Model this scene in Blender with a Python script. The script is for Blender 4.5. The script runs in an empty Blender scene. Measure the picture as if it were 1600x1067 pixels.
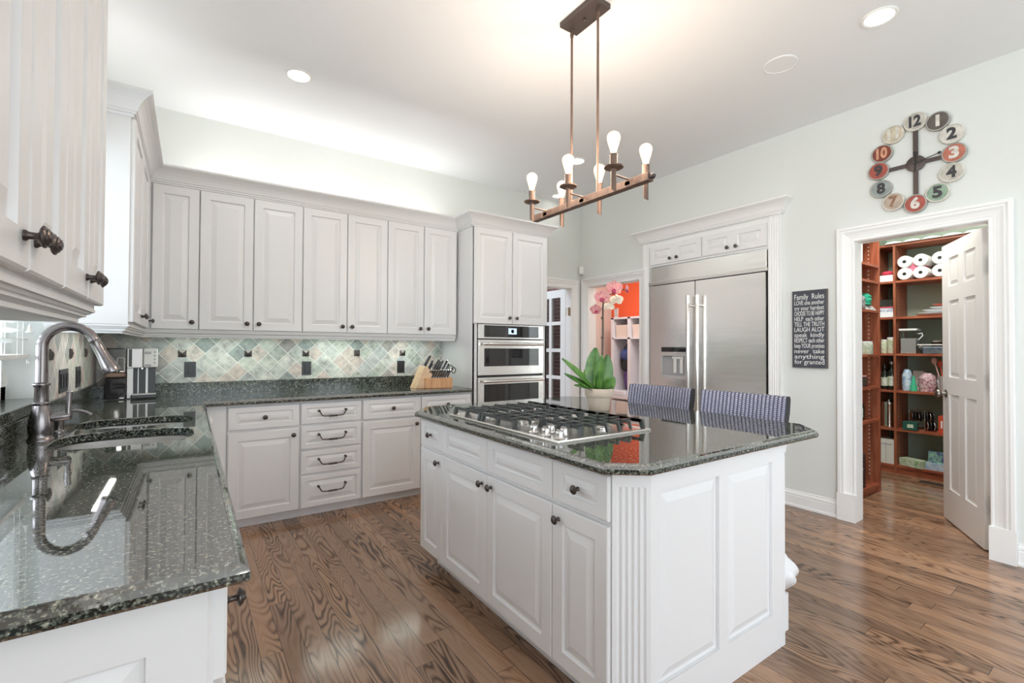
import bpy, bmesh, math, random
from mathutils import Vector, Matrix
random.seed(7)
sc = bpy.context.scene
PI = math.pi
# ---------------- camera ----------------
def make_camera():
    yaw, pit, rol = 0.602834277, 0.0132193851, 0.00445193737
    cy, sy = math.cos(yaw), math.sin(yaw)
    f = Vector((sy*math.cos(pit), cy*math.cos(pit), math.sin(pit)))
    rt = Vector((cy, -sy, 0)); up = rt.cross(f)
    c, s = math.cos(rol), math.sin(rol)
    r2 = rt*c + up*s; u2 = up*c - rt*s
    cam = bpy.data.cameras.new('camera'); o = bpy.data.objects.new('camera', cam)
    sc.collection.objects.link(o)
    m = Matrix((r2, u2, -f)).transposed().to_4x4(); m.translation = Vector((0, 0, 1.267))
    o.matrix_world = m
    cam.sensor_width = 36; cam.sensor_fit = 'HORIZONTAL'; cam.lens = 36*731.6/1600
    cam.clip_start = 0.02; cam.clip_end = 200
    sc.camera = o
make_camera()
# ---------------- view, world, daylight and fill ----------------
vs = sc.view_settings
sc.display_settings.display_device = 'sRGB'
vs.view_transform = 'Standard'; vs.look = 'None'; vs.gamma = 1.0; vs.use_curve_mapping = False
vs.exposure = 0.19
sc.cycles.use_denoising = True
sc.cycles.max_bounces = 9; sc.cycles.diffuse_bounces = 5; sc.cycles.glossy_bounces = 4
sc.cycles.transparent_max_bounces = 12; sc.cycles.sample_clamp_indirect = 6
sc.cycles.caustics_reflective = False; sc.cycles.caustics_refractive = False
wd = bpy.data.worlds.new('sky_world'); sc.world = wd; wd.use_nodes = True
wb = wd.node_tree.nodes['Background']; wb.inputs[0].default_value = (0.78, 0.88, 1.0, 1); wb.inputs[1].default_value = 3.0

def area(name, loc, size, power, direction, color=(1, 1, 1), spread=None):
    l = bpy.data.lights.new(name, 'AREA'); l.shape = 'RECTANGLE'; l.size, l.size_y = size
    l.energy = power; l.color = color
    if spread: l.spread = spread
    o = bpy.data.objects.new(name, l); sc.collection.objects.link(o); o.location = loc
    o.rotation_euler = Vector(direction).to_track_quat('-Z', 'Y').to_euler()
    return o
# sink window daylight, plus added fill lamps behind the camera and in side rooms
area('fill_front', (0.75, -3.06, 1.45), (2.0, 1.9), 40, (0, 1, 0.05), (0.93, 0.97, 1.0))  # added soft fill; the window it shines through is invented
area('fill_front_right', (3.0, -3.06, 1.45), (1.4, 1.9), 36, (0, 1, 0.05), (0.93, 0.97, 1.0))  # second added fill on the same unseen wall
area('daylight_sink_window', (-0.80, 2.37, 1.65), (1.2, 1.1), 38, (1, 0, -0.1), (0.90, 0.96, 1.0))
area('fill_left', (-0.80, -1.55, 1.5), (2.1, 1.9), 125, (1, 0.15, 0.1), (0.95, 0.98, 1.0))  # added fill from the left to even out the right wall
area('fill_mudroom', (5.2, 4.4, 2.9), (1.2, 1.6), 46, (0, 0, -1), (1.0, 0.93, 0.88))  # unseen overhead lamp added to light the mudroom
area('fill_pantry', (4.75, 1.38, 2.98), (0.6, 0.5), 44, (0, 0, -1), (1.0, 0.97, 0.92))  # unseen overhead lamp added to brighten the pantry and its open door

# ---------------- materials ----------------
MATS = {}
def mat(name, col=(0.8, 0.8, 0.8), rough=0.5, metal=0.0, spec=None, ior=None, emit=None, estr=0, coat=0, trans=0, bump=None, var=None, alpha=None):
    m = bpy.data.materials.new(name); m.use_nodes = True; nt = m.node_tree
    b = nt.nodes['Principled BSDF']
    b.inputs['Base Color'].default_value = (*col, 1); b.inputs['Roughness'].default_value = rough
    b.inputs['Metallic'].default_value = metal
    if ior: b.inputs['IOR'].default_value = ior
    if coat: b.inputs['Coat Weight'].default_value = coat; b.inputs['Coat Roughness'].default_value = 0.05
    if trans: b.inputs['Transmission Weight'].default_value = trans
    if emit: b.inputs['Emission Color'].default_value = (*emit, 1); b.inputs['Emission Strength'].default_value = estr
    if var or bump:
        tc = nt.nodes.new('ShaderNodeTexCoord'); n = nt.nodes.new('ShaderNodeTexNoise')
        sc_ = (var or bump)[0]
        mp = nt.nodes.new('ShaderNodeMapping'); nt.links.new(tc.outputs['Object'], mp.inputs[0]); nt.links.new(mp.outputs[0], n.inputs['Vector'])
        if isinstance(sc_, tuple): mp.inputs['Scale'].default_value = sc_; n.inputs['Scale'].default_value = 1
        else: n.inputs['Scale'].default_value = sc_
        n.inputs['Detail'].default_value = 5
        if var:
            r = nt.nodes.new('ShaderNodeValToRGB'); r.color_ramp.elements[0].position = 0.35; r.color_ramp.elements[1].position = 0.65
            r.color_ramp.elements[0].color = (*var[1], 1); r.color_ramp.elements[1].color = (*col, 1)
            nt.links.new(n.outputs[0], r.inputs[0]); nt.links.new(r.outputs[0], b.inputs['Base Color'])
        if bump:
            bp = nt.nodes.new('ShaderNodeBump'); bp.inputs['Strength'].default_value = bump[1]; bp.inputs['Distance'].default_value = bump[2]
            nt.links.new(n.outputs[0], bp.inputs['Height']); nt.links.new(bp.outputs[0], b.inputs['Normal'])
    MATS[name] = m
    return m
def nd(nt, t, **k):
    n = nt.nodes.new(t)
    for a, v in k.items(): setattr(n, a, v)
    return n
def mth(nt, op, a, b=None, c=None):
    n = nd(nt, 'ShaderNodeMath', operation=op)
    for i, v in enumerate((a, b, c)):
        if v is None: continue
        if isinstance(v, (int, float)): n.inputs[i].default_value = v
        else: nt.links.new(v, n.inputs[i])
    return n.outputs[0]
def ramp(nt, fac, stops, const=False):
    r = nd(nt, 'ShaderNodeValToRGB'); e = r.color_ramp.elements
    if const: r.color_ramp.interpolation = 'CONSTANT'
    while len(e) < len(stops): e.new(0.5)
    for i, (p, c) in enumerate(stops): e[i].position = p; e[i].color = (*c, 1)
    nt.links.new(fac, r.inputs[0]); return r.outputs[0]
def mixc(nt, fac, a, b, mode='MIX'):
    n = nd(nt, 'ShaderNodeMix', data_type='RGBA', blend_type=mode)
    for i, v in ((0, fac), (6, a), (7, b)):
        if isinstance(v, (int, float)): n.inputs[i].default_value = v
        elif isinstance(v, tuple): n.inputs[i].default_value = (*v, 1)
        else: nt.links.new(v, n.inputs[i])
    return n.outputs[2]

mat('cabinet_paint', (0.79, 0.785, 0.79), 0.38, bump=(60, 0.03, 0.001))
mat('trim_paint', (0.85, 0.85, 0.84), 0.35)
mat('wall_paint', (0.72, 0.74, 0.715), 0.75, bump=(220, 0.04, 0.001))
mat('ceiling_paint', (0.88, 0.89, 0.91), 0.85, bump=(180, 0.04, 0.001))
mat('bronze', (0.10, 0.085, 0.08), 0.32, 0.9, bump=(300, 0.1, 0.0005))
mat('aged_iron', (0.10, 0.08, 0.075), 0.45, 0.6, bump=(200, 0.2, 0.0005))
mat('lamp_bronze', (0.25, 0.165, 0.125), 0.55, 0.5, var=((40, 40, 8), (0.16, 0.11, 0.09)))
mat('nickel', (0.25, 0.225, 0.225), 0.24, 1.0)
mat('steel', (0.76, 0.74, 0.71), 0.26, 1.0, bump=((1.2, 1.2, 500), 0.05, 0.0006))
mat('steel_fridge', (0.90, 0.885, 0.86), 0.23, 1.0, bump=((0.7, 0.7, 6.5), 0.5, 0.006))
mat('polished_steel', (0.75, 0.74, 0.73), 0.12, 1.0)
mat('sink_steel', (0.78, 0.76, 0.74), 0.3, 1.0)
mat('black_glass', (0.018, 0.018, 0.02), 0.04, ior=1.7)
mat('black_plastic', (0.02, 0.02, 0.022), 0.3)
mat('cast_iron', (0.10, 0.108, 0.105), 0.28, 0.3, bump=(300, 0.2, 0.0006))
mat('screen_blue', (0.1, 0.15, 0.2), 0.3, emit=(0.62, 0.78, 0.95), estr=1.0)
mat('grey_plastic', (0.42, 0.42, 0.43), 0.35)
mat('white_plastic', (0.82, 0.82, 0.80), 0.35)
mat('blind_white', (0.88, 0.88, 0.86), 0.4)
mat('silver_plastic', (0.62, 0.60, 0.59), 0.3, 0.35)
mat('cherry', (0.42, 0.125, 0.06), 0.38, var=((6, 6, 40), (0.28, 0.07, 0.035)))
mat('cherry_side', (0.40, 0.13, 0.065), 0.38, var=((40, 40, 4), (0.24, 0.065, 0.03)))
mat('orange_paint', (0.86, 0.13, 0.045), 0.7)
mat('beige_paint', (0.72, 0.67, 0.61), 0.7)
mat('locker_paint', (0.74, 0.74, 0.80), 0.5)
mat('pantry_paint', (0.40, 0.50, 0.41), 0.8)
mat('beech', (0.72, 0.42, 0.22), 0.45, var=((60, 6, 6), (0.60, 0.30, 0.14)))
mat('beech_pale', (0.78, 0.56, 0.36), 0.45, var=((8, 8, 30), (0.70, 0.46, 0.27)))
mat('terracotta', (0.74, 0.61, 0.49), 0.75, bump=(90, 0.2, 0.001))
mat('leaf', (0.16, 0.33, 0.07), 0.32, var=((14, 14, 14), (0.05, 0.15, 0.03)))
mat('stem', (0.10, 0.075, 0.05), 0.5)
mat('soil', (0.07, 0.045, 0.03), 0.95, bump=(80, 1.0, 0.01))
mat('petal', (0.78, 0.40, 0.37), 0.5, var=(60, (0.66, 0.22, 0.24)))
mat('petal_lip', (0.42, 0.04, 0.12), 0.5)
mat('petal_cream', (0.78, 0.70, 0.58), 0.5)
mat('mirror_disc', (0.8, 0.8, 0.8), 0.1, 1.0)
mat('sign_slate', (0.072, 0.078, 0.095), 0.75, var=(30, (0.055, 0.06, 0.075)))
mat('sign_edge', (0.16, 0.13, 0.10), 0.8)
mat('chalk', (0.78, 0.78, 0.76), 0.8)
mat('brick', (0.2, 0.1, 0.08), 0.9)
mat('brass', (0.55, 0.47, 0.30), 0.3, 1.0)
mat('hinge_steel', (0.30, 0.29, 0.26), 0.35, 0.9)
mat('bag_black', (0.03, 0.03, 0.035), 0.7, bump=(30, 0.6, 0.01))
mat('bag_blue', (0.05, 0.08, 0.25), 0.55, bump=(30, 0.6, 0.01))
mat('cloth_purple', (0.16, 0.09, 0.30), 0.7, var=((30, 30, 8), (0.03, 0.02, 0.07)))
mat('bin_fabric', (0.74, 0.62, 0.57), 0.9)
mat('paper_white', (0.84, 0.85, 0.84), 0.85, bump=(40, 0.3, 0.003))
mat('pack_pink', (0.65, 0.16, 0.24), 0.4)
mat('red_cloth', (0.62, 0.05, 0.09), 0.8)
mat('porcelain', (0.82, 0.84, 0.85), 0.2)
mat('red_plate', (0.70, 0.13, 0.06), 0.3)
mat('jar_green', (0.42, 0.50, 0.28), 0.4, var=(35, (0.72, 0.72, 0.60)))
mat('jar_label', (0.76, 0.78, 0.72), 0.5, var=(45, (0.45, 0.55, 0.35)))
mat('wine_glass_dark', (0.012, 0.02, 0.014), 0.08, ior=1.6)
mat('bottle_green', (0.03, 0.09, 0.03), 0.12)
mat('bottle_red', (0.45, 0.07, 0.05), 0.3)
mat('clear_bottle', (0.55, 0.58, 0.56), 0.12)
mat('flour', (0.84, 0.82, 0.79), 0.9)
mat('bag_teal', (0.03, 0.42, 0.26), 0.5, bump=(20, 0.5, 0.02))
mat('bag_print', (0.62, 0.62, 0.60), 0.5, var=(60, (0.10, 0.11, 0.12)))
mat('bag_floral', (0.74, 0.60, 0.60), 0.6, var=(55, (0.35, 0.12, 0.18)))
mat('bag_ice', (0.68, 0.76, 0.84), 0.35, var=(40, (0.25, 0.42, 0.60)))
mat('box_green', (0.28, 0.45, 0.22), 0.5, var=(25, (0.70, 0.74, 0.62)))
mat('tin_green', (0.025, 0.10, 0.075), 0.3)
mat('box_red', (0.62, 0.08, 0.04), 0.45)
mat('box_blue', (0.30, 0.48, 0.70), 0.45, var=(22, (0.62, 0.72, 0.82)))
mat('box_navy', (0.05, 0.07, 0.28), 0.4, var=(30, (0.35, 0.65, 0.45)))
mat('carton', (0.72, 0.68, 0.60), 0.7)
mat('book_green', (0.05, 0.09, 0.05), 0.5, var=(50, (0.6, 0.6, 0.5)))
mat('yellow_fruit', (0.78, 0.42, 0.05), 0.5)
mat('blue_stuff', (0.25, 0.28, 0.40), 0.4, var=(50, (0.75, 0.76, 0.80)))
mat('spoon_pink', (0.74, 0.42, 0.40), 0.3)
mat('green_cone', (0.06, 0.50, 0.28), 0.4)
mat('vent_metal', (0.10, 0.07, 0.05), 0.5, 0.5)
mat('lawn', (0.10, 0.22, 0.04), 0.95, var=(1.5, (0.05, 0.14, 0.02)))
mat('hedge', (0.05, 0.14, 0.03), 0.95, var=(2.5, (0.12, 0.26, 0.06)))
mat('can_glow', (1, 1, 1), 0.5, emit=(1.0, 0.97, 0.92), estr=9)
mat('filament', (1, 0.8, 0.5), 0.5, emit=(1.0, 0.80, 0.52), estr=60)
mat('strip_glow', (1, 1, 1), 0.5, emit=(0.85, 1.0, 0.93), estr=3)
def thin_glass(name, tint=(1, 1, 1), fac=0.12, rough=0.02):
    m = bpy.data.materials.new(name); m.use_nodes = True; nt = m.node_tree
    for n in list(nt.nodes): nt.nodes.remove(n)
    o = nd(nt, 'ShaderNodeOutputMaterial'); mx = nd(nt, 'ShaderNodeMixShader')
    t = nd(nt, 'ShaderNodeBsdfTransparent'); g = nd(nt, 'ShaderNodeBsdfGlossy')
    t.inputs[0].default_value = (*tint, 1); g.inputs['Roughness'].default_value = rough
    fr = nd(nt, 'ShaderNodeLayerWeight'); fr.inputs[0].default_value = 0.3
    f = mth(nt, 'MULTIPLY_ADD', fr.outputs['Fresnel'], 0.8, fac)
    nt.links.new(f, mx.inputs[0]); nt.links.new(t.outputs[0], mx.inputs[1]); nt.links.new(g.outputs[0], mx.inputs[2])
    nt.links.new(mx.outputs[0], o.inputs[0]); MATS[name] = m
thin_glass('clear_glass', (0.97, 0.98, 0.98), 0.04)
def bulb_mat():
    m = bpy.data.materials.new('bulb_glass'); m.use_nodes = True; nt = m.node_tree
    for n in list(nt.nodes): nt.nodes.remove(n)
    o = nd(nt, 'ShaderNodeOutputMaterial'); a = nd(nt, 'ShaderNodeAddShader'); t = nd(nt, 'ShaderNodeBsdfTransparent'); e = nd(nt, 'ShaderNodeEmission')
    lw = nd(nt, 'ShaderNodeLayerWeight'); lw.inputs[0].default_value = 0.45
    nt.links.new(mth(nt, 'MULTIPLY_ADD', mth(nt, 'SUBTRACT', 1.0, lw.outputs['Facing']), 1.1, 0.12), e.inputs['Strength'])
    t.inputs[0].default_value = (1, 0.95, 0.88, 1); e.inputs[0].default_value = (1, 0.84, 0.62, 1)
    nt.links.new(t.outputs[0], a.inputs[0]); nt.links.new(e.outputs[0], a.inputs[1]); nt.links.new(a.outputs[0], o.inputs[0]); MATS['bulb_glass'] = m
bulb_mat()
thin_glass('window_glass', (0.96, 0.98, 1.0), 0.02)
thin_glass('smoke_plastic', (0.55, 0.55, 0.56), 0.10)

def granite(name, rough, ior):
    m = mat(name, rough=rough, ior=ior); nt = m.node_tree; b = nt.nodes['Principled BSDF']
    tc = nd(nt, 'ShaderNodeTexCoord')
    v = nd(nt, 'ShaderNodeTexVoronoi'); v.inputs['Scale'].default_value = 260
    n = nd(nt, 'ShaderNodeTexNoise'); n.inputs['Scale'].default_value = 115; n.inputs['Detail'].default_value = 6; n.inputs['Roughness'].default_value = 0.7
    for q in (v, n): nt.links.new(tc.outputs['Object'], q.inputs['Vector'])
    c1 = ramp(nt, n.outputs[0], [(0.0, (0.004, 0.005, 0.005)), (0.48, (0.008, 0.010, 0.009)), (0.53, (0.07, 0.085, 0.070)), (0.60, (0.20, 0.21, 0.17)), (0.66, (0.55, 0.52, 0.42))])
    sep = nd(nt, 'ShaderNodeSeparateColor'); nt.links.new(v.outputs['Color'], sep.inputs[0])
    c2 = ramp(nt, sep.outputs[0], [(0.0, (0.0, 0.0, 0.0)), (0.95, (0, 0, 0)), (0.97, (0.7, 0.7, 0.65))])
    bw = nd(nt, 'ShaderNodeRGBToBW'); nt.links.new(c2, bw.inputs[0])
    nt.links.new(mixc(nt, bw.outputs[0], c1, (0.26, 0.25, 0.21)), b.inputs['Base Color'])
granite('granite', 0.03, 3.4)
granite('granite_dull', 0.14, 1.5)

def slate(name, ax, ox, oz):
    """diamond laid slate tiles, grid vertex at (ox, oz); ax = 0 for X, 1 for Y"""
    m = mat(name, rough=0.45); nt = m.node_tree; b = nt.nodes['Principled BSDF']
    tc = nd(nt, 'ShaderNodeTexCoord'); sp = nd(nt, 'ShaderNodeSeparateXYZ'); nt.links.new(tc.outputs['Object'], sp.inputs[0])
    h = mth(nt, 'SUBTRACT', sp.outputs[ax], ox); z = mth(nt, 'SUBTRACT', sp.outputs[2], oz)
    D = 0.1455
    u = mth(nt, 'DIVIDE', mth(nt, 'ADD', h, z), D); w = mth(nt, 'DIVIDE', mth(nt, 'SUBTRACT', h, z), D)
    def edge(q):
        f = mth(nt, 'FRACT', mth(nt, 'ADD', q, 100)); return mth(nt, 'MINIMUM', f, mth(nt, 'SUBTRACT', 1.0, f))
    e = mth(nt, 'MINIMUM', edge(u), edge(w))
    nz = nd(nt, 'ShaderNodeTexNoise'); nz.inputs['Scale'].default_value = 18; nz.inputs['Detail'].default_value = 8; nz.inputs['Roughness'].default_value = 0.65
    mp = nd(nt, 'ShaderNodeMapping'); mp.inputs['Rotation'].default_value = (0.5, 0.7, 0.4); mp.inputs['Scale'].default_value = (1, 3.0, 1)
    nt.links.new(tc.outputs['Object'], mp.inputs[0]); nt.links.new(mp.outputs[0], nz.inputs['Vector'])
    cb = nd(nt, 'ShaderNodeCombineXYZ'); nt.links.new(mth(nt, 'FLOOR', u), cb.inputs[0]); nt.links.new(mth(nt, 'FLOOR', w), cb.inputs[1])
    wn = nd(nt, 'ShaderNodeTexWhiteNoise', noise_dimensions='2D'); nt.links.new(cb.outputs[0], wn.inputs['Vector'])
    cc = ramp(nt, wn.outputs[0], [(0, (0.42, 0.45, 0.40)), (0.14, (0.52, 0.53, 0.49)), (0.28, (0.47, 0.48, 0.47)), (0.42, (0.56, 0.48, 0.43)), (0.5, (0.56, 0.55, 0.51)), (0.64, (0.37, 0.34, 0.32)), (0.72, (0.50, 0.52, 0.46)), (0.85, (0.60, 0.53, 0.48)), (0.93, (0.31, 0.34, 0.32))], True)
    vv = ramp(nt, nz.outputs[0], [(0.3, (0.50, 0.46, 0.43)), (0.45, (0.92, 0.92, 0.92)), (0.7, (1.35, 1.33, 1.28))])
    col = mixc(nt, 1.0, cc, vv, 'MULTIPLY')
    g = mth(nt, 'SUBTRACT', 1.0, mth(nt, 'GREATER_THAN', e, 0.024))
    nt.links.new(mixc(nt, g, col, (0.82, 0.81, 0.76)), b.inputs['Base Color'])
    hgt = mth(nt, 'ADD', mth(nt, 'MULTIPLY', nz.outputs[0], 0.5), mth(nt, 'MINIMUM', mth(nt, 'MULTIPLY', e, 22), 0.8))
    bp = nd(nt, 'ShaderNodeBump'); bp.inputs['Strength'].default_value = 0.6; bp.inputs['Distance'].default_value = 0.004
    nt.links.new(hgt, bp.inputs['Height']); nt.links.new(bp.outputs[0], b.inputs['Normal'])
slate('slate_back', 0, -0.045, 1.212)
slate('slate_left', 1, 3.02, 1.225)

def floorwood():
    m = mat('oak_floor', rough=0.2); nt = m.node_tree; b = nt.nodes['Principled BSDF']
    tc = nd(nt, 'ShaderNodeTexCoord'); sp = nd(nt, 'ShaderNodeSeparateXYZ'); nt.links.new(tc.outputs['Object'], sp.inputs[0])
    W, L = 0.083, 1.3
    xs = mth(nt, 'DIVIDE', mth(nt, 'ADD', sp.outputs[0], 20), W); ix = mth(nt, 'FLOOR', xs); fx = mth(nt, 'FRACT', xs)
    w1 = nd(nt, 'ShaderNodeTexWhiteNoise', noise_dimensions='1D'); nt.links.new(ix, w1.inputs['W'])
    ys = mth(nt, 'ADD', mth(nt, 'DIVIDE', mth(nt, 'ADD', sp.outputs[1], 20), L), mth(nt, 'MULTIPLY', w1.outputs[0], 7)); iy = mth(nt, 'FLOOR', ys); fy = mth(nt, 'FRACT', ys)
    cb = nd(nt, 'ShaderNodeCombineXYZ'); nt.links.new(ix, cb.inputs[0]); nt.links.new(iy, cb.inputs[1])
    w2 = nd(nt, 'ShaderNodeTexWhiteNoise', noise_dimensions='2D'); nt.links.new(cb.outputs[0], w2.inputs['Vector'])
    # contour lines of a stretched noise give the cathedral grain
    gx = mth(nt, 'ADD', mth(nt, 'MULTIPLY', sp.outputs[0], 8.0), mth(nt, 'MULTIPLY', w2.outputs[0], 90))
    gy = mth(nt, 'ADD', mth(nt, 'MULTIPLY', sp.outputs[1], 1.35), mth(nt, 'MULTIPLY', w2.outputs[0], 37))
    g = nd(nt, 'ShaderNodeCombineXYZ'); nt.links.new(gx, g.inputs[0]); nt.links.new(gy, g.inputs[1])
    n = nd(nt, 'ShaderNodeTexNoise'); n.inputs['Scale'].default_value = 1.0; n.inputs['Detail'].default_value = 1.6; n.inputs['Roughness'].default_value = 0.42
    nt.links.new(g.outputs[0], n.inputs['Vector'])
    rings = mth(nt, 'POWER', mth(nt, 'MULTIPLY_ADD', mth(nt, 'SINE', mth(nt, 'MULTIPLY', n.outputs[0], 120)), 0.5, 0.5), 0.6)
    f = nd(nt, 'ShaderNodeCombineXYZ'); nt.links.new(mth(nt, 'MULTIPLY', gx, 26), f.inputs[0]); nt.links.new(mth(nt, 'MULTIPLY', gy, 6), f.inputs[1])
    fn = nd(nt, 'ShaderNodeTexNoise'); fn.inputs['Scale'].default_value = 1; fn.inputs['Detail'].default_value = 3; nt.links.new(f.outputs[0], fn.inputs['Vector'])
    k = mth(nt, 'ADD', mth(nt, 'MULTIPLY', rings, 0.72), mth(nt, 'MULTIPLY', fn.outputs[0], 0.42))
    lf = nd(nt, 'ShaderNodeTexNoise'); lf.inputs['Scale'].default_value = 0.55; lf.inputs['Detail'].default_value = 2; nt.links.new(g.outputs[0], lf.inputs['Vector'])
    amt = nd(nt, 'ShaderNodeMapRange'); nt.links.new(lf.outputs[0], amt.inputs[0]); amt.inputs[1].default_value = 0.35; amt.inputs[2].default_value = 0.62; amt.inputs[3].default_value = 0.15; amt.inputs[4].default_value = 1.0
    k = mth(nt, 'SUBTRACT', 0.86, mth(nt, 'MULTIPLY', mth(nt, 'SUBTRACT', 0.92, k), amt.outputs[0]))
    c1 = ramp(nt, k, [(0.16, (0.050, 0.026, 0.015)), (0.36, (0.135, 0.076, 0.045)), (0.62, (0.275, 0.163, 0.100)), (1.0, (0.375, 0.24, 0.158))])
    tint = ramp(nt, w2.outputs[0], [(0.0, (0.72, 0.70, 0.70)), (0.5, (1.0, 0.98, 0.97)), (1.0, (1.22, 1.16, 1.08))])
    col = mixc(nt, 1.0, c1, tint, 'MULTIPLY')
    ex = mth(nt, 'MINIMUM', fx, mth(nt, 'SUBTRACT', 1.0, fx)); ey = mth(nt, 'MULTIPLY', mth(nt, 'MINIMUM', fy, mth(nt, 'SUBTRACT', 1.0, fy)), L/W)
    gap = mth(nt, 'LESS_THAN', mth(nt, 'MINIMUM', ex, ey), 0.012)
    nt.links.new(mixc(nt, gap, col, (0.03, 0.017, 0.012)), b.inputs['Base Color'])
    nt.links.new(mth(nt, 'MULTIPLY_ADD', k, -0.08, 0.22), b.inputs['Roughness'])
    bp = nd(nt, 'ShaderNodeBump'); bp.inputs['Strength'].default_value = 0.12; bp.inputs['Distance'].default_value = 0.001
    nt.links.new(k, bp.inputs['Height']); nt.links.new(bp.outputs[0], b.inputs['Normal'])
floorwood()

def brickmat():
    m = MATS['brick']; nt = m.node_tree; b = nt.nodes['Principled BSDF']
    tc = nd(nt, 'ShaderNodeTexCoord'); sp = nd(nt, 'ShaderNodeSeparateXYZ'); nt.links.new(tc.outputs['Object'], sp.inputs[0])
    cb = nd(nt, 'ShaderNodeCombineXYZ'); nt.links.new(sp.outputs[1], cb.inputs[0]); nt.links.new(sp.outputs[2], cb.inputs[1])
    br = nd(nt, 'ShaderNodeTexBrick'); nt.links.new(cb.outputs[0], br.inputs['Vector'])
    for k, v in (('Color1', (0.25, 0.10, 0.075, 1)), ('Color2', (0.12, 0.06, 0.05, 1)), ('Mortar', (0.33, 0.27, 0.24, 1)), ('Scale', 1.0), ('Mortar Size', 0.008), ('Brick Width', 0.2), ('Row Height', 0.055)):
        br.inputs[k].default_value = v
    nt.links.new(br.outputs[0], b.inputs['Base Color'])
brickmat()

def wovenmat():
    m = mat('woven_leather', rough=0.22, metal=0.55); nt = m.node_tree; b = nt.nodes['Principled BSDF']
    tc = nd(nt, 'ShaderNodeTexCoord'); sp = nd(nt, 'ShaderNodeSeparateXYZ'); nt.links.new(tc.outputs['Object'], sp.inputs[0])
    x = mth(nt, 'MULTIPLY', sp.outputs[0], 44); z = mth(nt, 'MULTIPLY', sp.outputs[2], 90)
    c_ = mth(nt, 'FLOOR', x); z2 = mth(nt, 'ADD', z, mth(nt, 'MULTIPLY', c_, 0.5))
    fx = mth(nt, 'FRACT', mth(nt, 'ADD', x, 100)); fz = mth(nt, 'FRACT', mth(nt, 'ADD', z2, 100))
    hx = mth(nt, 'MULTIPLY', fx, mth(nt, 'SUBTRACT', 1.0, fx)); hz = mth(nt, 'MULTIPLY', fz, mth(nt, 'SUBTRACT', 1.0, fz))
    h = mth(nt, 'POWER', mth(nt, 'MULTIPLY', mth(nt, 'MULTIPLY', hx, mth(nt, 'POWER', hz, 0.5)), 8), 0.6)
    col = ramp(nt, h, [(0.0, (0.03, 0.02, 0.035)), (0.45, (0.15, 0.15, 0.24)), (1.0, (0.50, 0.52, 0.66))])
    nt.links.new(col, b.inputs['Base Color'])
    bp = nd(nt, 'ShaderNodeBump'); bp.inputs['Strength'].default_value = 0.9; bp.inputs['Distance'].default_value = 0.006
    nt.links.new(h, bp.inputs['Height']); nt.links.new(bp.outputs[0], b.inputs['Normal'])
wovenmat()

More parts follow.
